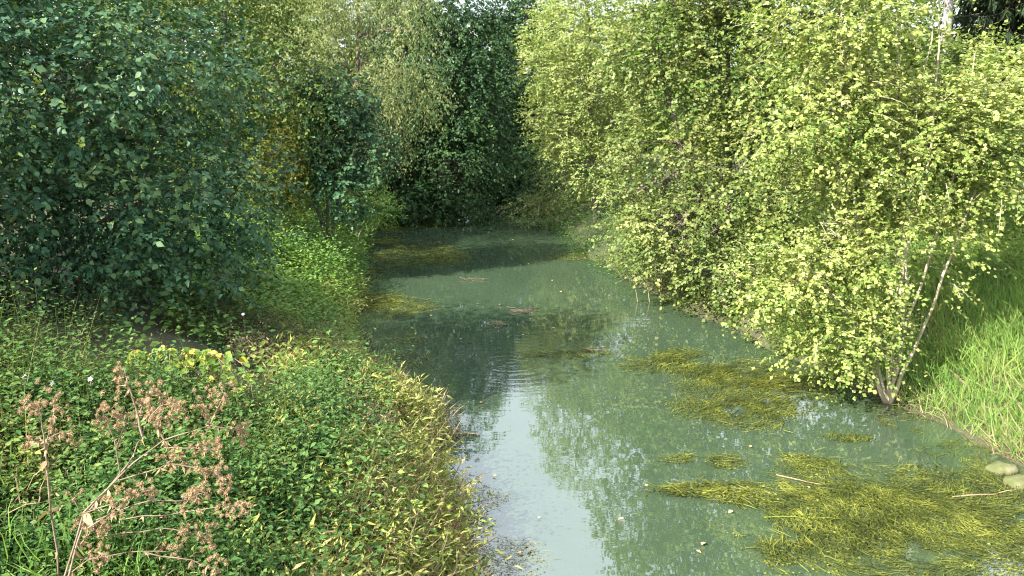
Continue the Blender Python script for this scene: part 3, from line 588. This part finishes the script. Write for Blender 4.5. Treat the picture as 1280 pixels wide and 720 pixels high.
obj('creeper_leaves', lv.mesh('creeper_leaves', [M['lush']]), kind='stuff', label='patches of larger fresh green leaves climbing over the nettles', category='creepers')
# yellowing plants leaning over the water's edge
lv = Leaves()
P = scatter(1700, -2.8, .8, 4.4, 11.2, lambda x, y: (dL(x, y) > -.05) & (dL(x, y) < .35 + 2.3*nz2(x, y, 1.1)**1.3))
herbs(lv, P, .36 + .12*nz2(P[:, 0], P[:, 1], 2.2, 5), 8, .135, LANCE, 0, .45, .3, 1.0, True, .2, (.18, 0, 0), .45, .65)
P = scatter(900, -4.2, -.6, 10, 19, lambda x, y: (dL(x, y) > -.15) & (dL(x, y) < .6))
herbs(lv, P, .34, 6, .11, LANCE, 0, .42, .25, 1., True, .2, (.2, 0, 0))
obj('waterside_plants', lv.mesh('waterside_plants', [M['smart']]), kind='stuff', label='yellowing and reddish plants leaning over the left water edge', category='waterside plants')
lv = Leaves()
P = scatter(3200, -3, .8, 4.6, 13, lambda x, y: (dL(x, y) > -.12) & (dL(x, y) < 1.1) & (nz2(x, y, 1.3, 8) > .45))
blades(lv, P, .46, 0, .75, .42, (.35, 0, 0))
P = scatter(450, 4.5, 8, 8.2, 13, lambda x, y: (dR(x, y) > -.05) & (dR(x, y) < .4))
blades(lv, P, .2, 0, .8, .7, (-.4, 0, 0))
obj('dead_straw', lv.mesh('dead_straw', [M['straw']]), kind='stuff', label='dead brown straw hanging along the water edges', category='straw')
lv = Leaves()
P = scatter(2600, -6, .2, 4.6, 7.8, lambda x, y: (dL(x, y) > .1) & (dL(x, y) < 4.6) & (nz2(x, y, 1.3, 21) > .5))
blades(lv, P, .42, 0, .6, .4)
P = scatter(1100, -5.5, .2, 4.6, 8, lambda x, y: (dL(x, y) > .1) & (dL(x, y) < 4.6) & (nz2(x, y, 1.1, 31) > .55))
blades(lv, P, .42, 1, .8, .3)
obj('bank_grass', lv.mesh('bank_grass', [M['grass'], M['straw']]), kind='stuff', label='loose tufts of green and dry grass among the nettles on the left bank', category='grass')
# grass on the right bank
lv = Leaves()
P = scatter(60000, 4.6, 15, 7.6, 24, lambda x, y: (dR(x, y) > .05) & (x < .66*y*1.06 + 1.2))
blades(lv, P, .30 + .16*nz2(P[:, 0], P[:, 1], .9), 0, .55, .42, (-.15, -.1, 0), BLADE3)
P = scatter(9000, 4.6, 15, 7.6, 24, lambda x, y: (dR(x, y) > .05) & (x < .66*y*1.06 + 1.2) & (nz2(x, y, 1.6, 14) > .4))
blades(lv, P, .34, 1, .8, .4, (-.15, -.1, 0), BLADE3)
P = scatter(900, 4.8, 15, 7.6, 20, lambda x, y: (dR(x, y) > .3) & (x < .66*y*1.06 + 1.2))
herbs(lv, P, .3, 5, .06, OVAL, 2, .4)
P = scatter(5000, 4.6, 15, 7.6, 24, lambda x, y: (dR(x, y) > .3) & (x < .66*y*1.06 + 1.2) & (nz2(x, y, .7, 4) > .5))
blades(lv, P, .42, 0, .45, .5, (-.15, -.1, 0))
obj('grass', lv.mesh('grass', [M['grass'], M['straw'], M['nettle']]), kind='stuff', label='tall bright green grass covering the right bank', category='grass')
lv = Leaves()
P = scatter(1000, 4.2, 13, 13, 30, lambda x, y: (dR(x, y) > .1) & (dR(x, y) < 7))
herbs(lv, P, .8, 7, .11, PLAIN)
P = scatter(260, 1.5, 6, 12, 22, lambda x, y: (dR(x, y) > -.15) & (dR(x, y) < .7))
herbs(lv, P, .4, 7, .10, PLAIN, flow=(-.3, 0, 0))
P = scatter(500, -3, 5, 30, 42, lambda x, y: (dR(x, y) > -.2) & (dR(x, y) < 4))
herbs(lv, P, .8, 7, .16, PLAIN)
obj('undergrowth', lv.mesh('undergrowth', [M['mid']]), kind='stuff', label='shaded green undergrowth beneath the alders on the right bank', category='undergrowth')

# ------------------------------------------------------------------ climbing vine with yellowing leaves
def vine():
    c = at(215, 462, 7.4); b = np.array([c[0], c[1], float(ground_z(c[0], c[1]))])
    root = thing('hop_vine', 'sunlit mound of yellow-green vine leaves in front of the big dark bush', 'vine', b)
    tb = Tubes(); spots = []
    for k in range(34):
        x0 = U(-.35, .6); st = b + np.array([U(-.3, .5), U(-.2, .3), .1])
        top = at(215 + 110*x0, 444 + 16*abs(x0), 7.4 + U(-.2, .3)); 
        end = at(215 + 160*x0 + U(-20, 20), 485 + U(-15, 25), 7.2 + U(-.2, .2))
        t = np.linspace(0, 1, 12)[:, None]
        ctl = 2*(top + [0, 0, .05]) - (st + end)/2
        pts = (1-t)**2*st + 2*t*(1-t)*ctl + t*t*end
        tb.add(pts, .005, .003, 3)
        for s in U(.3, 1, 13): spots.append([np.interp(s, t[:, 0], pts[:, q]) for q in range(3)])
    t = np.linspace(0, 1, 14)[:, None]; a, m_, e = at(250, 440, 7.3), at(275, 436, 7.2), at(282, 474, 7.1)
    pts = (1-t)**2*a + 2*t*(1-t)*m_ + t*t*e; tb.add(pts, .006, .003, 3)
    for s in U(0, 1, 34): spots.append([np.interp(s, t[:, 0], pts[:, q]) for q in range(3)])
    obj('stems', tb.mesh('stems', M['drystem'], b), root, kind='stuff')
    tv, tf = LEAF_FINE
    tones = [leaf_mat('vine leaf tone', c_, .4, .45, .35) for c_ in ([(.08,.15,.02),(.12,.19,.03)], [(.22,.25,.035),(.3,.27,.04)], [(.14,.2,.03),(.2,.24,.035)], [(.32,.24,.03),(.36,.3,.06)])]
    ms = [mesh_np('leaf', tv*np.array([1, 1.25, 1.2]), tf, q) for q in tones]
    spots = np.array(spots); R.shuffle(spots)
    for q, p in enumerate(spots[:290]):
        o = bpy.data.objects.new('leaf', ms[int(R.choice(4, p=[.4, .2, .3, .1]))]); C.objects.link(o); o.parent = root
        n_ = Vector((U(-.5, .5), U(-1, -.1), U(.2, 1))).normalized(); d_ = Vector((U(-.8, .8), U(-.5, .2), U(-1, -.1))); d_ = (d_ - n_*d_.dot(n_)).normalized()
        w_ = n_.cross(d_); s = U(.05, .095)
        mm = Matrix.Identity(4)
        for a_ in range(3): mm[a_][0] = d_[a_]*s; mm[a_][1] = w_[a_]*s; mm[a_][2] = n_[a_]*s; mm[a_][3] = p[a_] + U(-.04, .04) - b[a_]
        o.matrix_local = mm
vine()

# ------------------------------------------------------------------ dried burdocks
def burr_mesh():
    lv = Leaves(); n = 60
    i_ = np.arange(n) + .5; ph = np.arccos(1-2*i_/n); th = 2.39996*np.arange(n)
    d = np.stack([np.cos(th)*np.sin(ph), np.sin(th)*np.sin(ph), np.cos(ph)], 1); d = norm(d + R.normal(0, .12, d.shape))
    lv.add(NARROW, d*.25, d, norm(np.cross(d, R.normal(size=d.shape))), U(.5, .85, n), 0, 1.15)
    ico = np.array([(0,0,1),(.9,0,.44),(.28,.85,.44),(-.72,.53,.44),(-.72,-.53,.44),(.28,-.85,.44),(.72,.53,-.44),(-.28,.85,-.44),(-.9,0,-.44),(-.28,-.85,-.44),(.72,-.53,-.44),(0,0,-1)])*.45
    f = np.array([(0,1,2),(0,2,3),(0,3,4),(0,4,5),(0,5,1),(1,6,2),(2,7,3),(3,8,4),(4,9,5),(5,10,1),(6,7,2),(7,8,3),(8,9,4),(9,10,5),(10,6,1),(11,7,6),(11,8,7),(11,9,8),(11,10,9),(11,6,10)])
    lv.V.append(ico); lv.F.append(f + lv.n); lv.n += 12; lv.M.append(np.zeros(len(f)))
    return lv.mesh('seed_head', [M['burr']])
BURRS = [burr_mesh() for _ in range(4)]
def burdock(label, base_px, branches, D0):
    b = at(*base_px, D0); b[2] = float(ground_z(b[0], b[1])) + .02
    root = thing('dried_burdock', label, 'dried plant', b, 'dried burdocks')
    tb = Tubes(); lv = Leaves()
    for pts, heads in branches:
        D = D0 + U(-.25, .35)
        line = np.array([at(px, py, D + .02*i_) for i_, (px, py) in enumerate(pts)])
        if pts[0] == base_px: line[0] = b
        fine = np.concatenate([bend(p, q, 4, .05)[:-1] for p, q in zip(line[:-1], line[1:])] + [line[-1:]])
        tb.add(fine, .007 if len(pts) > 3 else .0042, .0025, 5)
        for hx, hy in heads:
            c = at(hx, hy, D + U(-.08, .08)); near = fine[np.argmin(np.linalg.norm(fine - c, axis=1))]
            tb.add(bend(near, c, 4, .15), .003, .002, 3)
            for k in range(int(R.integers(4, 8))):
                o = bpy.data.objects.new('seed_head', BURRS[int(R.integers(4))]); C.objects.link(o); o.parent = root
                o.location = tuple(c + R.normal(0, .032, 3) - b); o.scale = (U(.013, .022),)*3; o.rotation_euler = tuple(U(0, 6.28, 3))
        q = fine[R.integers(0, len(fine), 16)]                                # shrivelled leaves on the stalks
        lv.add(LANCE, q, R.normal(0, .5, q.shape) - np.array([0, 0, .7]), norm(R.normal(size=q.shape)), U(.02, .06, len(q)), 0, 1.1)
        if pts[0] == base_px:
            q = fine[R.integers(0, max(len(fine)//2, 2), 9)]; lv.add(OVATE, q, R.normal(0, .45, q.shape) - np.array([0, 0, .8]), norm(R.normal(size=q.shape)), U(.06, .13, len(q)), 0, .8)
    obj('stalk', tb.mesh('stalk', M['drystem'], b), root); obj('dry_leaves', lv.mesh('dry_leaves', [M['burr']], b), root, kind='stuff')
burdock('upright dried burdock with brown burrs at the left edge of the bank', (62, 640), [
    ([(62,640),(59,590),(55,545),(50,515)], [(28,505),(38,500),(48,502),(34,512)]), ([(57,560),(62,535),(68,510)], [(68,505),(70,524),(65,500)]), ([(59,548),(75,541),(86,543)], [(84,543),(90,548)]), ([(55,550),(45,552),(38,552)], [(39,550)])], 4.6)
burdock('large dried burdock whose brown burr-tipped stalks lean right over the nettles', (66, 730), [
    ([(66,730),(105,640),(150,595),(205,550),(262,532)], [(247,508),(255,512),(262,508)]), ([(262,532),(272,510),(280,494)], [(277,490),(285,496),(276,487)]), ([(262,532),(285,536),(300,538)], [(302,530),(302,540),(302,549)]),
    ([(66,730),(110,640),(160,580),(178,545),(188,505)], [(186,508),(190,512),(183,505)]), ([(150,592),(143,550),(133,525)], [(129,510),(132,520),(136,514),(131,530)]), ([(146,560),(152,540),(158,528)], [(146,523),(156,525),(166,528),(152,518)]),
    ([(178,545),(170,510),(162,486),(157,470)], [(155,460),(153,465),(163,480)]), ([(172,520),(185,495),(190,490)], [(187,484),(194,488)]), ([(188,520),(200,508),(212,504)], [(203,503),(212,500),(218,505),(216,512),(231,511)]),
    ([(205,550),(198,535),(195,528)], [(195,525),(198,530)]), ([(150,600),(200,585),(215,575)], [(205,572),(214,568),(222,575),(230,570)]), ([(205,560),(240,560),(256,562)], [(248,550),(255,557),(262,556),(268,562),(275,560)]),
    ([(215,580),(250,585),(270,592)], [(250,590),(262,595),(270,597),(281,600),(283,606),(277,582)]), ([(110,640),(150,625),(180,615)], [(165,612),(175,608),(182,615),(190,612)]), ([(120,650),(190,625),(235,626)], [(232,628),(240,620),(250,625),(258,615)]),
    ([(110,660),(140,640),(155,628)], [(140,625),(150,630),(156,622),(146,640)]), ([(90,690),(120,660),(130,655)], [(96,655),(105,660),(115,650),(122,662),(132,655),(91,622)]), ([(150,650),(230,640),(290,632)], [(283,640),(292,636),(304,638),(306,630)]),
    ([(130,670),(200,660),(250,668)], [(230,665),(240,668),(250,672),(262,666),(256,680)]), ([(100,700),(160,690),(215,690)], [(205,690),(215,684),(222,690)]), ([(90,715),(110,700),(130,694)], [(110,695),(125,690),(135,698)]), ([(180,690),(240,700),(268,712)], [(262,708),(270,714),(268,704)])], 4.35)
# broad leaf by the burdock, white flowers
def big_leaf(px, py, D, s, nrm, d):
    p = at(px, py, D); base = p.copy(); base[2] = float(ground_z(p[0], p[1]))
    root = thing('dock_plant', 'broad-leaved dock between the upright burdock and the leaning one', 'plant', base)
    us = np.linspace(0, 1, 9); wid = .36*np.sin(math.pi*np.clip(us*.9+.1, 0, 1))**.8*(1-us*.4)
    ws = np.linspace(-1, 1, 7)
    Vv = [(u*s, w*wid[i_]*s*(1+.08*math.sin(9*u+3*w)), s*(.10*abs(w) - .22*u*u + .03*math.sin(14*u)*abs(w))) for i_, u in enumerate(us) for w in ws]
    i_ = np.arange(8)[:, None]*7; j_ = np.arange(6)[None]; F = np.stack([i_+j_, i_+j_+1, i_+j_+8, i_+j_+7], -1).reshape(-1, 4)
    for (dx, dy, dz, a, sc) in ((0, 0, 0, 0, 1), (-.05, -.1, -.12, 1.9, .8), (.12, .05, -.1, -1.6, .7)):
        o = obj('leaf', mesh_np('leaf', Vv, F, M['lush'], smooth=True), root)
        n_ = Vector(nrm).normalized(); dd = Matrix.Rotation(a, 3, n_) @ Vector(d); dd = (dd - n_*dd.dot(n_)).normalized(); w_ = n_.cross(dd)
        mm = Matrix.Identity(4)
        for q in range(3): mm[q][0] = dd[q]*sc; mm[q][1] = w_[q]*sc; mm[q][2] = n_[q]*sc
        mm.translation = Vector(p + [dx, dy, dz] - base); o.matrix_local = mm
    tb = Tubes()
    tb.add(bend([0, 0, -.02], p - base, 5, .05), .012, .006, 5); obj('stem', tb.mesh('stem', M['drystem']), root)
big_leaf(70, 588, 5.35, .26, (-.1, -.7, .7), (.2, -.2, -1))
fm = None
for q, (px, py, D, where) in enumerate(((66, 480, 6.3, 'by the left edge above the burdock'), (31, 471, 6.5, 'nearest the left edge below the dark bush'), (230, 620, 5.35, 'among the leaning burdock stalks'), (113, 474, 6.4, 'left of the yellowing vine'), (304, 393, 9.6, 'under the right side of the dark bush'))):
    p = at(px, py, D); g = float(ground_z(p[0], p[1])); base = np.array([p[0], p[1], g])
    root = thing('white_flower', 'small white flower ' + where, 'flower', base, 'white flowers on the bank')
    if fm is None:
        lv = Leaves(); a = np.arange(7)*.8976; d = np.stack([np.cos(a), np.sin(a), a*0+.25], 1)
        lv.add(PLAIN, np.zeros((7, 3)), d, np.tile([[0, 0, 1.]], (7, 1)), .026); fm = lv.mesh('petals', [M['petal']])
    o = obj('petals', fm, root); o.location = (0, 0, p[2]-g); o.rotation_euler = (.7, 0, 0)
    tb = Tubes(); tb.add(bend([0, 0, -.02], [0, 0, p[2]-g], 4, .03), .003, .002, 3); obj('stem', tb.mesh('stem', M['drystem']), root)

# ------------------------------------------------------------------ water weed
def weed_mat(label, ells, n, mat='duck', size=.11, thr=.42, flow=(1, .25), under=.38, bits=.62, height=.05):
    pts = []; ells = [(on_water(px, py), rx, ry, an) for px, py, rx, ry, an in ells]
    area = np.array([rx*ry for _, rx, ry, _ in ells]); bi = R.choice(len(ells), n*4, p=area/area.sum())
    a = U(0, 6.283, n*4); rr = np.sqrt(R.random(n*4))*(1+.15*R.normal(size=n*4))
    cx = np.array([e[0][0] for e in ells])[bi]; cy_ = np.array([e[0][1] for e in ells])[bi]; rx = np.array([e[1] for e in ells])[bi]; ry = np.array([e[2] for e in ells])[bi]; an = np.array([e[3] for e in ells])[bi]
    x = rr*rx*np.cos(a); y = rr*ry*np.sin(a)
    P = np.stack([cx + x*np.cos(an) - y*np.sin(an), cy_ + x*np.sin(an) + y*np.cos(an), x*0], 1)
    den = .75*noise(P*np.array([1.3, 1.3, 1]) + 4) + .5*noise(P*np.array([3.7, 3.7, 1]) + 8) + .32*noise(P*np.array([9., 9., 1]) + 2)
    P = P[(den > thr + .25*rr) & (dL(P[:, 0], P[:, 1]) < .1) & (dR(P[:, 0], P[:, 1]) < .1)][:n]; n = len(P)
    if n == 0: print('EMPTY MAT', label); return
    clump = noise(P*2.2 + 3)
    P[:, 2] = np.where(R.random(n) < under, U(-.09, -.008, n), U(.004, height, n)*(.3+1.6*clump**2))
    sw = 2.0*(noise(P*np.array([.8, .8, 0]) + 12) - .5); fa = math.atan2(flow[1], flow[0]) + 2*sw + R.normal(0, .5, n) + math.pi*(R.random(n) < .5)
    D = np.stack([np.cos(fa), np.sin(fa), R.normal(0, .07, n)], 1); D[P[:, 2] > 0, 2] = np.abs(D[P[:, 2] > 0, 2])
    N = np.array([0, 0, 1.]) + R.normal(0, .3, (n, 3)); N = N - (N*norm(D)).sum(1, keepdims=True)*norm(D)
    base = np.array([ells[0][0][0], ells[0][0][1], 0.])
    lv = Leaves(); k = R.random(n) < bits
    lv.add(PLAIN, P[k], D[k], norm(N[k]), size*.30*U(.5, 1.5, k.sum())); lv.add(STRAND, P[~k], D[~k], norm(N[~k]), size*U(.8, 2.4, (~k).sum()), 0, 1.0)
    o = obj('weed_mat', lv.mesh('weed_mat', [M[mat]], base), kind='stuff', label=label, category='water weed', group='mats of water weed'); o.location = base
    return o
weed_mat('largest olive weed mat filling the lower right corner of the water', [(1130,650,1.7,.9,.1), (1230,620,1.2,.9,0), (1060,640,.9,.6,.2), (1200,700,1.6,.7,0), (1020,600,.6,.4,.9), (1010,580,.35,.3,0)], 32000, size=.085, thr=.39)
weed_mat('olive weed mat below the gap between the alders, right of midstream', [(915,485,.8,.9,.4), (950,470,.9,.8,0), (1000,480,.7,.5,0), (960,510,.6,.5,0), (880,510,.5,.5,0), (930,520,.6,.6,.3), (880,465,.5,.4,0)], 17000, size=.09, thr=.36)
weed_mat('brighter yellow-green weed mat just left of the young alder stems', [(1015,490,.5,.5,0), (990,480,.5,.4,0)], 2200, size=.09, thr=.36)
weed_mat('thin strip of weed reaching left from the largest mat', [(890,612,.62,.17,.1), (920,622,.35,.25,-.3), (860,618,.25,.1,0)], 2600, size=.10, thr=.30)
weed_mat('small weed patch at the bottom left of the largest mat', [(965,700,.25,.30,.8), (990,680,.3,.15,0)], 900, size=.1, thr=.32)
weed_mat('small weed patch below the young alder stems', [(1060,548,.32,.16,0)], 600, size=.08, thr=.34)
weed_mat('thin speckled weed under the grass bank edge beside the young alder', [(1120,520,.7,.4,-.3), (1190,560,.6,.5,-.8), (1150,540,.6,.3,-.5), (1235,590,.5,.4,-.8)], 3000, size=.07, thr=.52, bits=.8)
weed_mat('small weed patch above the thin strip, right of midstream', [(905,580,.3,.2,.6), (850,575,.2,.12,.2)], 700, size=.09, thr=.36)
weed_mat('weed tongue lying just left of the gap between the alders', [(820,455,.6,.5,.2), (850,445,.4,.4,0)], 2200, size=.11, thr=.38)
weed_mat('sunlit yellow weed at the far left edge of the water', [(530,280,1.4,.8,.1), (490,284,1.0,.9,0)], 6500, size=.16, thr=.34)
weed_mat('dark broken weed mat along the far left bank', [(520,318,1.5,2.2,.3), (485,305,1.0,1.6,0), (560,322,.8,1.0,0)], 7500, size=.15, thr=.46, under=.5)
weed_mat('weed tongue sticking out from the middle of the left bank', [(490,385,.9,.9,.2), (460,375,.7,1.0,0), (450,345,.5,1.2,0)], 6000, size=.12, thr=.37)
weed_mat('faint line of weed in midstream below the twig heap', [(705,443,.75,.22,.05), (740,441,.35,.2,0)], 1000, size=.1, thr=.40)
weed_mat('dark weed scrap near the left bank above the reflected sky', [(505,450,.5,.5,.3), (515,425,.4,.3,0)], 900, size=.1, thr=.42)
weed_mat('low green weed clump at the right bank under the far herbs', [(715,322,.6,.7,0), (735,318,.4,.6,0)], 1300, size=.12, thr=.32)
weed_mat('pale scum of floating bits along the near left bank', [(600,660,.5,.9,.4), (585,620,.35,.6,.5), (635,700,.35,.4,.2), (560,590,.3,.4,.3)], 2600, 'scum', .06, .50, bits=.75, under=.1, height=.01)
weed_mat('greyish tangle of old strands off the near left bank', [(495,510,.7,.6,.4), (525,545,.5,.5,.5), (470,495,.4,.5,.2)], 2200, 'scum', .13, .40, (1, .1), .3, .2, .02)
# reedy strands standing out of the big mat
def reed(px, py, ln, az, el, label, mat='duck', r=.007):
    p = on_water(px, py); b = np.array([p[0], p[1], .012]); d = np.array([math.cos(az)*math.cos(el), math.sin(az)*math.cos(el), math.sin(el)])*ln
    tb = Tubes(); q = bend([0, 0, 0], d, 6, .06); q[:, 2] = np.maximum(q[:, 2], .0); tb.add(q, r, r*.4, 4)
    o = obj('floating_stem', tb.mesh('floating_stem', M[mat]), label=label, category='stem'); o.location = b
reed(970, 595, .52, -.55, .02, 'pinkish dead stem lying across the top left of the largest weed mat', 'straw', .011)
reed(1190, 623, .8, .15, .04, 'pale bare stick poking in from the right edge of the water', 'straw', .013)
reed(955, 648, .75, -.1, .03, 'long pale green stem along the left side of the largest weed mat', 'vine', .008)
reed(600, 545, .5, 2.8, .03, 'grey stick among the old strands off the near left bank', 'twig', .009)
reed(440, 455, .5, .3, .15, 'dead stick leaning out of the left bank toward the weed scrap', 'twig', .012)
for q, (px, lab) in enumerate(((797, 'leftmost'), (812, 'second'), (826, 'third'), (842, 'rightmost'))):
    reed(px, 378, U(.5, .75), U(0, 6), 1.4, f'thin upright reed below the big alder, {lab} of the four', 'straw', .012)
# twig heaps in midstream
def twig_heap(label, px, py, n, s):
    p = on_water(px, py); base = np.array([p[0], p[1], 0.])
    root = thing('twig_heap', label, 'twigs', base, 'twig heaps in midstream')
    for k in range(n):
        a = U(0, 6.28); c = R.normal(0, .3*s, 3); c[2] = .01 + .02*k/n; L = s*U(.4, 1.2)
        tb = Tubes(); d = np.array([math.cos(a)*L, math.sin(a)*L*.6, U(-.02, .10)*s]); tb.add(bend(c-d/2, c+d/2, 5, .1) + [0, 0, .015], .012*U(.6, 1.2), .006, 4)
        obj('twig', tb.mesh('twig', M['twig']), root)
    lv = Leaves(); q = R.normal(0, .3*s, (26, 3)); q[:, 2] = U(.01, .06, 26)
    lv.add(PLAIN, q, R.normal(size=(26, 3))*[1, 1, .3], np.tile([[0, 0, 1.]], (26, 1)), U(.03, .06, 26)); obj('caught_leaves', lv.mesh('caught_leaves', [M['weed']]), root, kind='stuff')
twig_heap('heap of wet twigs caught in midstream above the reflected sky', 662, 390, 9, .5)
twig_heap('small twig heap at the right end of the midstream weed line', 735, 439, 6, .32)
twig_heap('twigs just left of the midstream heap', 625, 407, 5, .35)
twig_heap('dark twigs low in the water at the far left weed', 592, 349, 5, .45)
# fallen leaves on the water
tv, tf = LEAF_FINE; fl = [mesh_np('fallen_leaf', tv*np.array([1, 1.2, 1.2]), tf, M['fallen']) for _ in range(3)]
spots = [(755,434),(757,441),(625,382),(668,279),(700,292),(712,305),(690,351),(730,395),(598,381),(565,333),(655,692),(660,691),(620,597),(632,617),(675,648),(780,650),(810,608),(540,395),(690,411),(652,310),(640,300),(660,330),(700,365),(720,340),(760,370),(785,395),(655,420),(600,505),(575,425),(880,680),(870,690),(915,640),(1060,690),(1130,660),(940,560),(1010,610)]
for px, py in spots:
    p = on_water(px, py)
    o = bpy.data.objects.new('fallen_leaf', fl[int(R.integers(3))]); C.objects.link(o); o.location = (p[0], p[1], .022)
    s = U(.04, .07)*(1 + .012*max(0, p[1]-9)); o.scale = (s, s, s*.6); o.rotation_euler = (U(-.2, .2), U(-.2, .2), U(0, 6.28))
    o['label'] = 'small fallen leaf floating on the stream'; o['category'] = 'leaf'; o['group'] = 'fallen leaves on the water'
# stones under the grass edge
def stone(label, px, py, r):
    p = on_water(px, py); n = 14; m = 9
    th = np.linspace(0, 2*math.pi, n, endpoint=False); ph = np.linspace(0, math.pi, m)
    d = np.stack([np.outer(np.sin(ph), np.cos(th)), np.outer(np.sin(ph), np.sin(th)), np.outer(np.cos(ph), np.ones(n))], -1).reshape(-1, 3)
    Vv = d*np.array([r*1.3, r*.9, r*.55])*(.6 + .55*noise(d*1.3 + px) + .3*noise(d*3.1 + px))[:, None]
    i_ = np.arange(m-1)[:, None]*n; j_ = np.arange(n)[None]; j2 = (j_+1) % n
    o = obj('stone', mesh_np('stone', Vv, np.stack([i_+j_, i_+n+j_, i_+n+j2, i_+j2], -1).reshape(-1, 4), M['stone'], smooth=True), label=label, category='stone', group='stones at the right water edge')
    o.location = (p[0], p[1], r*.05)
stone('pale stone at the foot of the grass bank by the right edge', 1276, 606, .15)
stone('mossy stone tucked under the grass just left of the pale one', 1252, 588, .13)
print('tris', sum(len(m.polygons) for m in bpy.data.meshes))
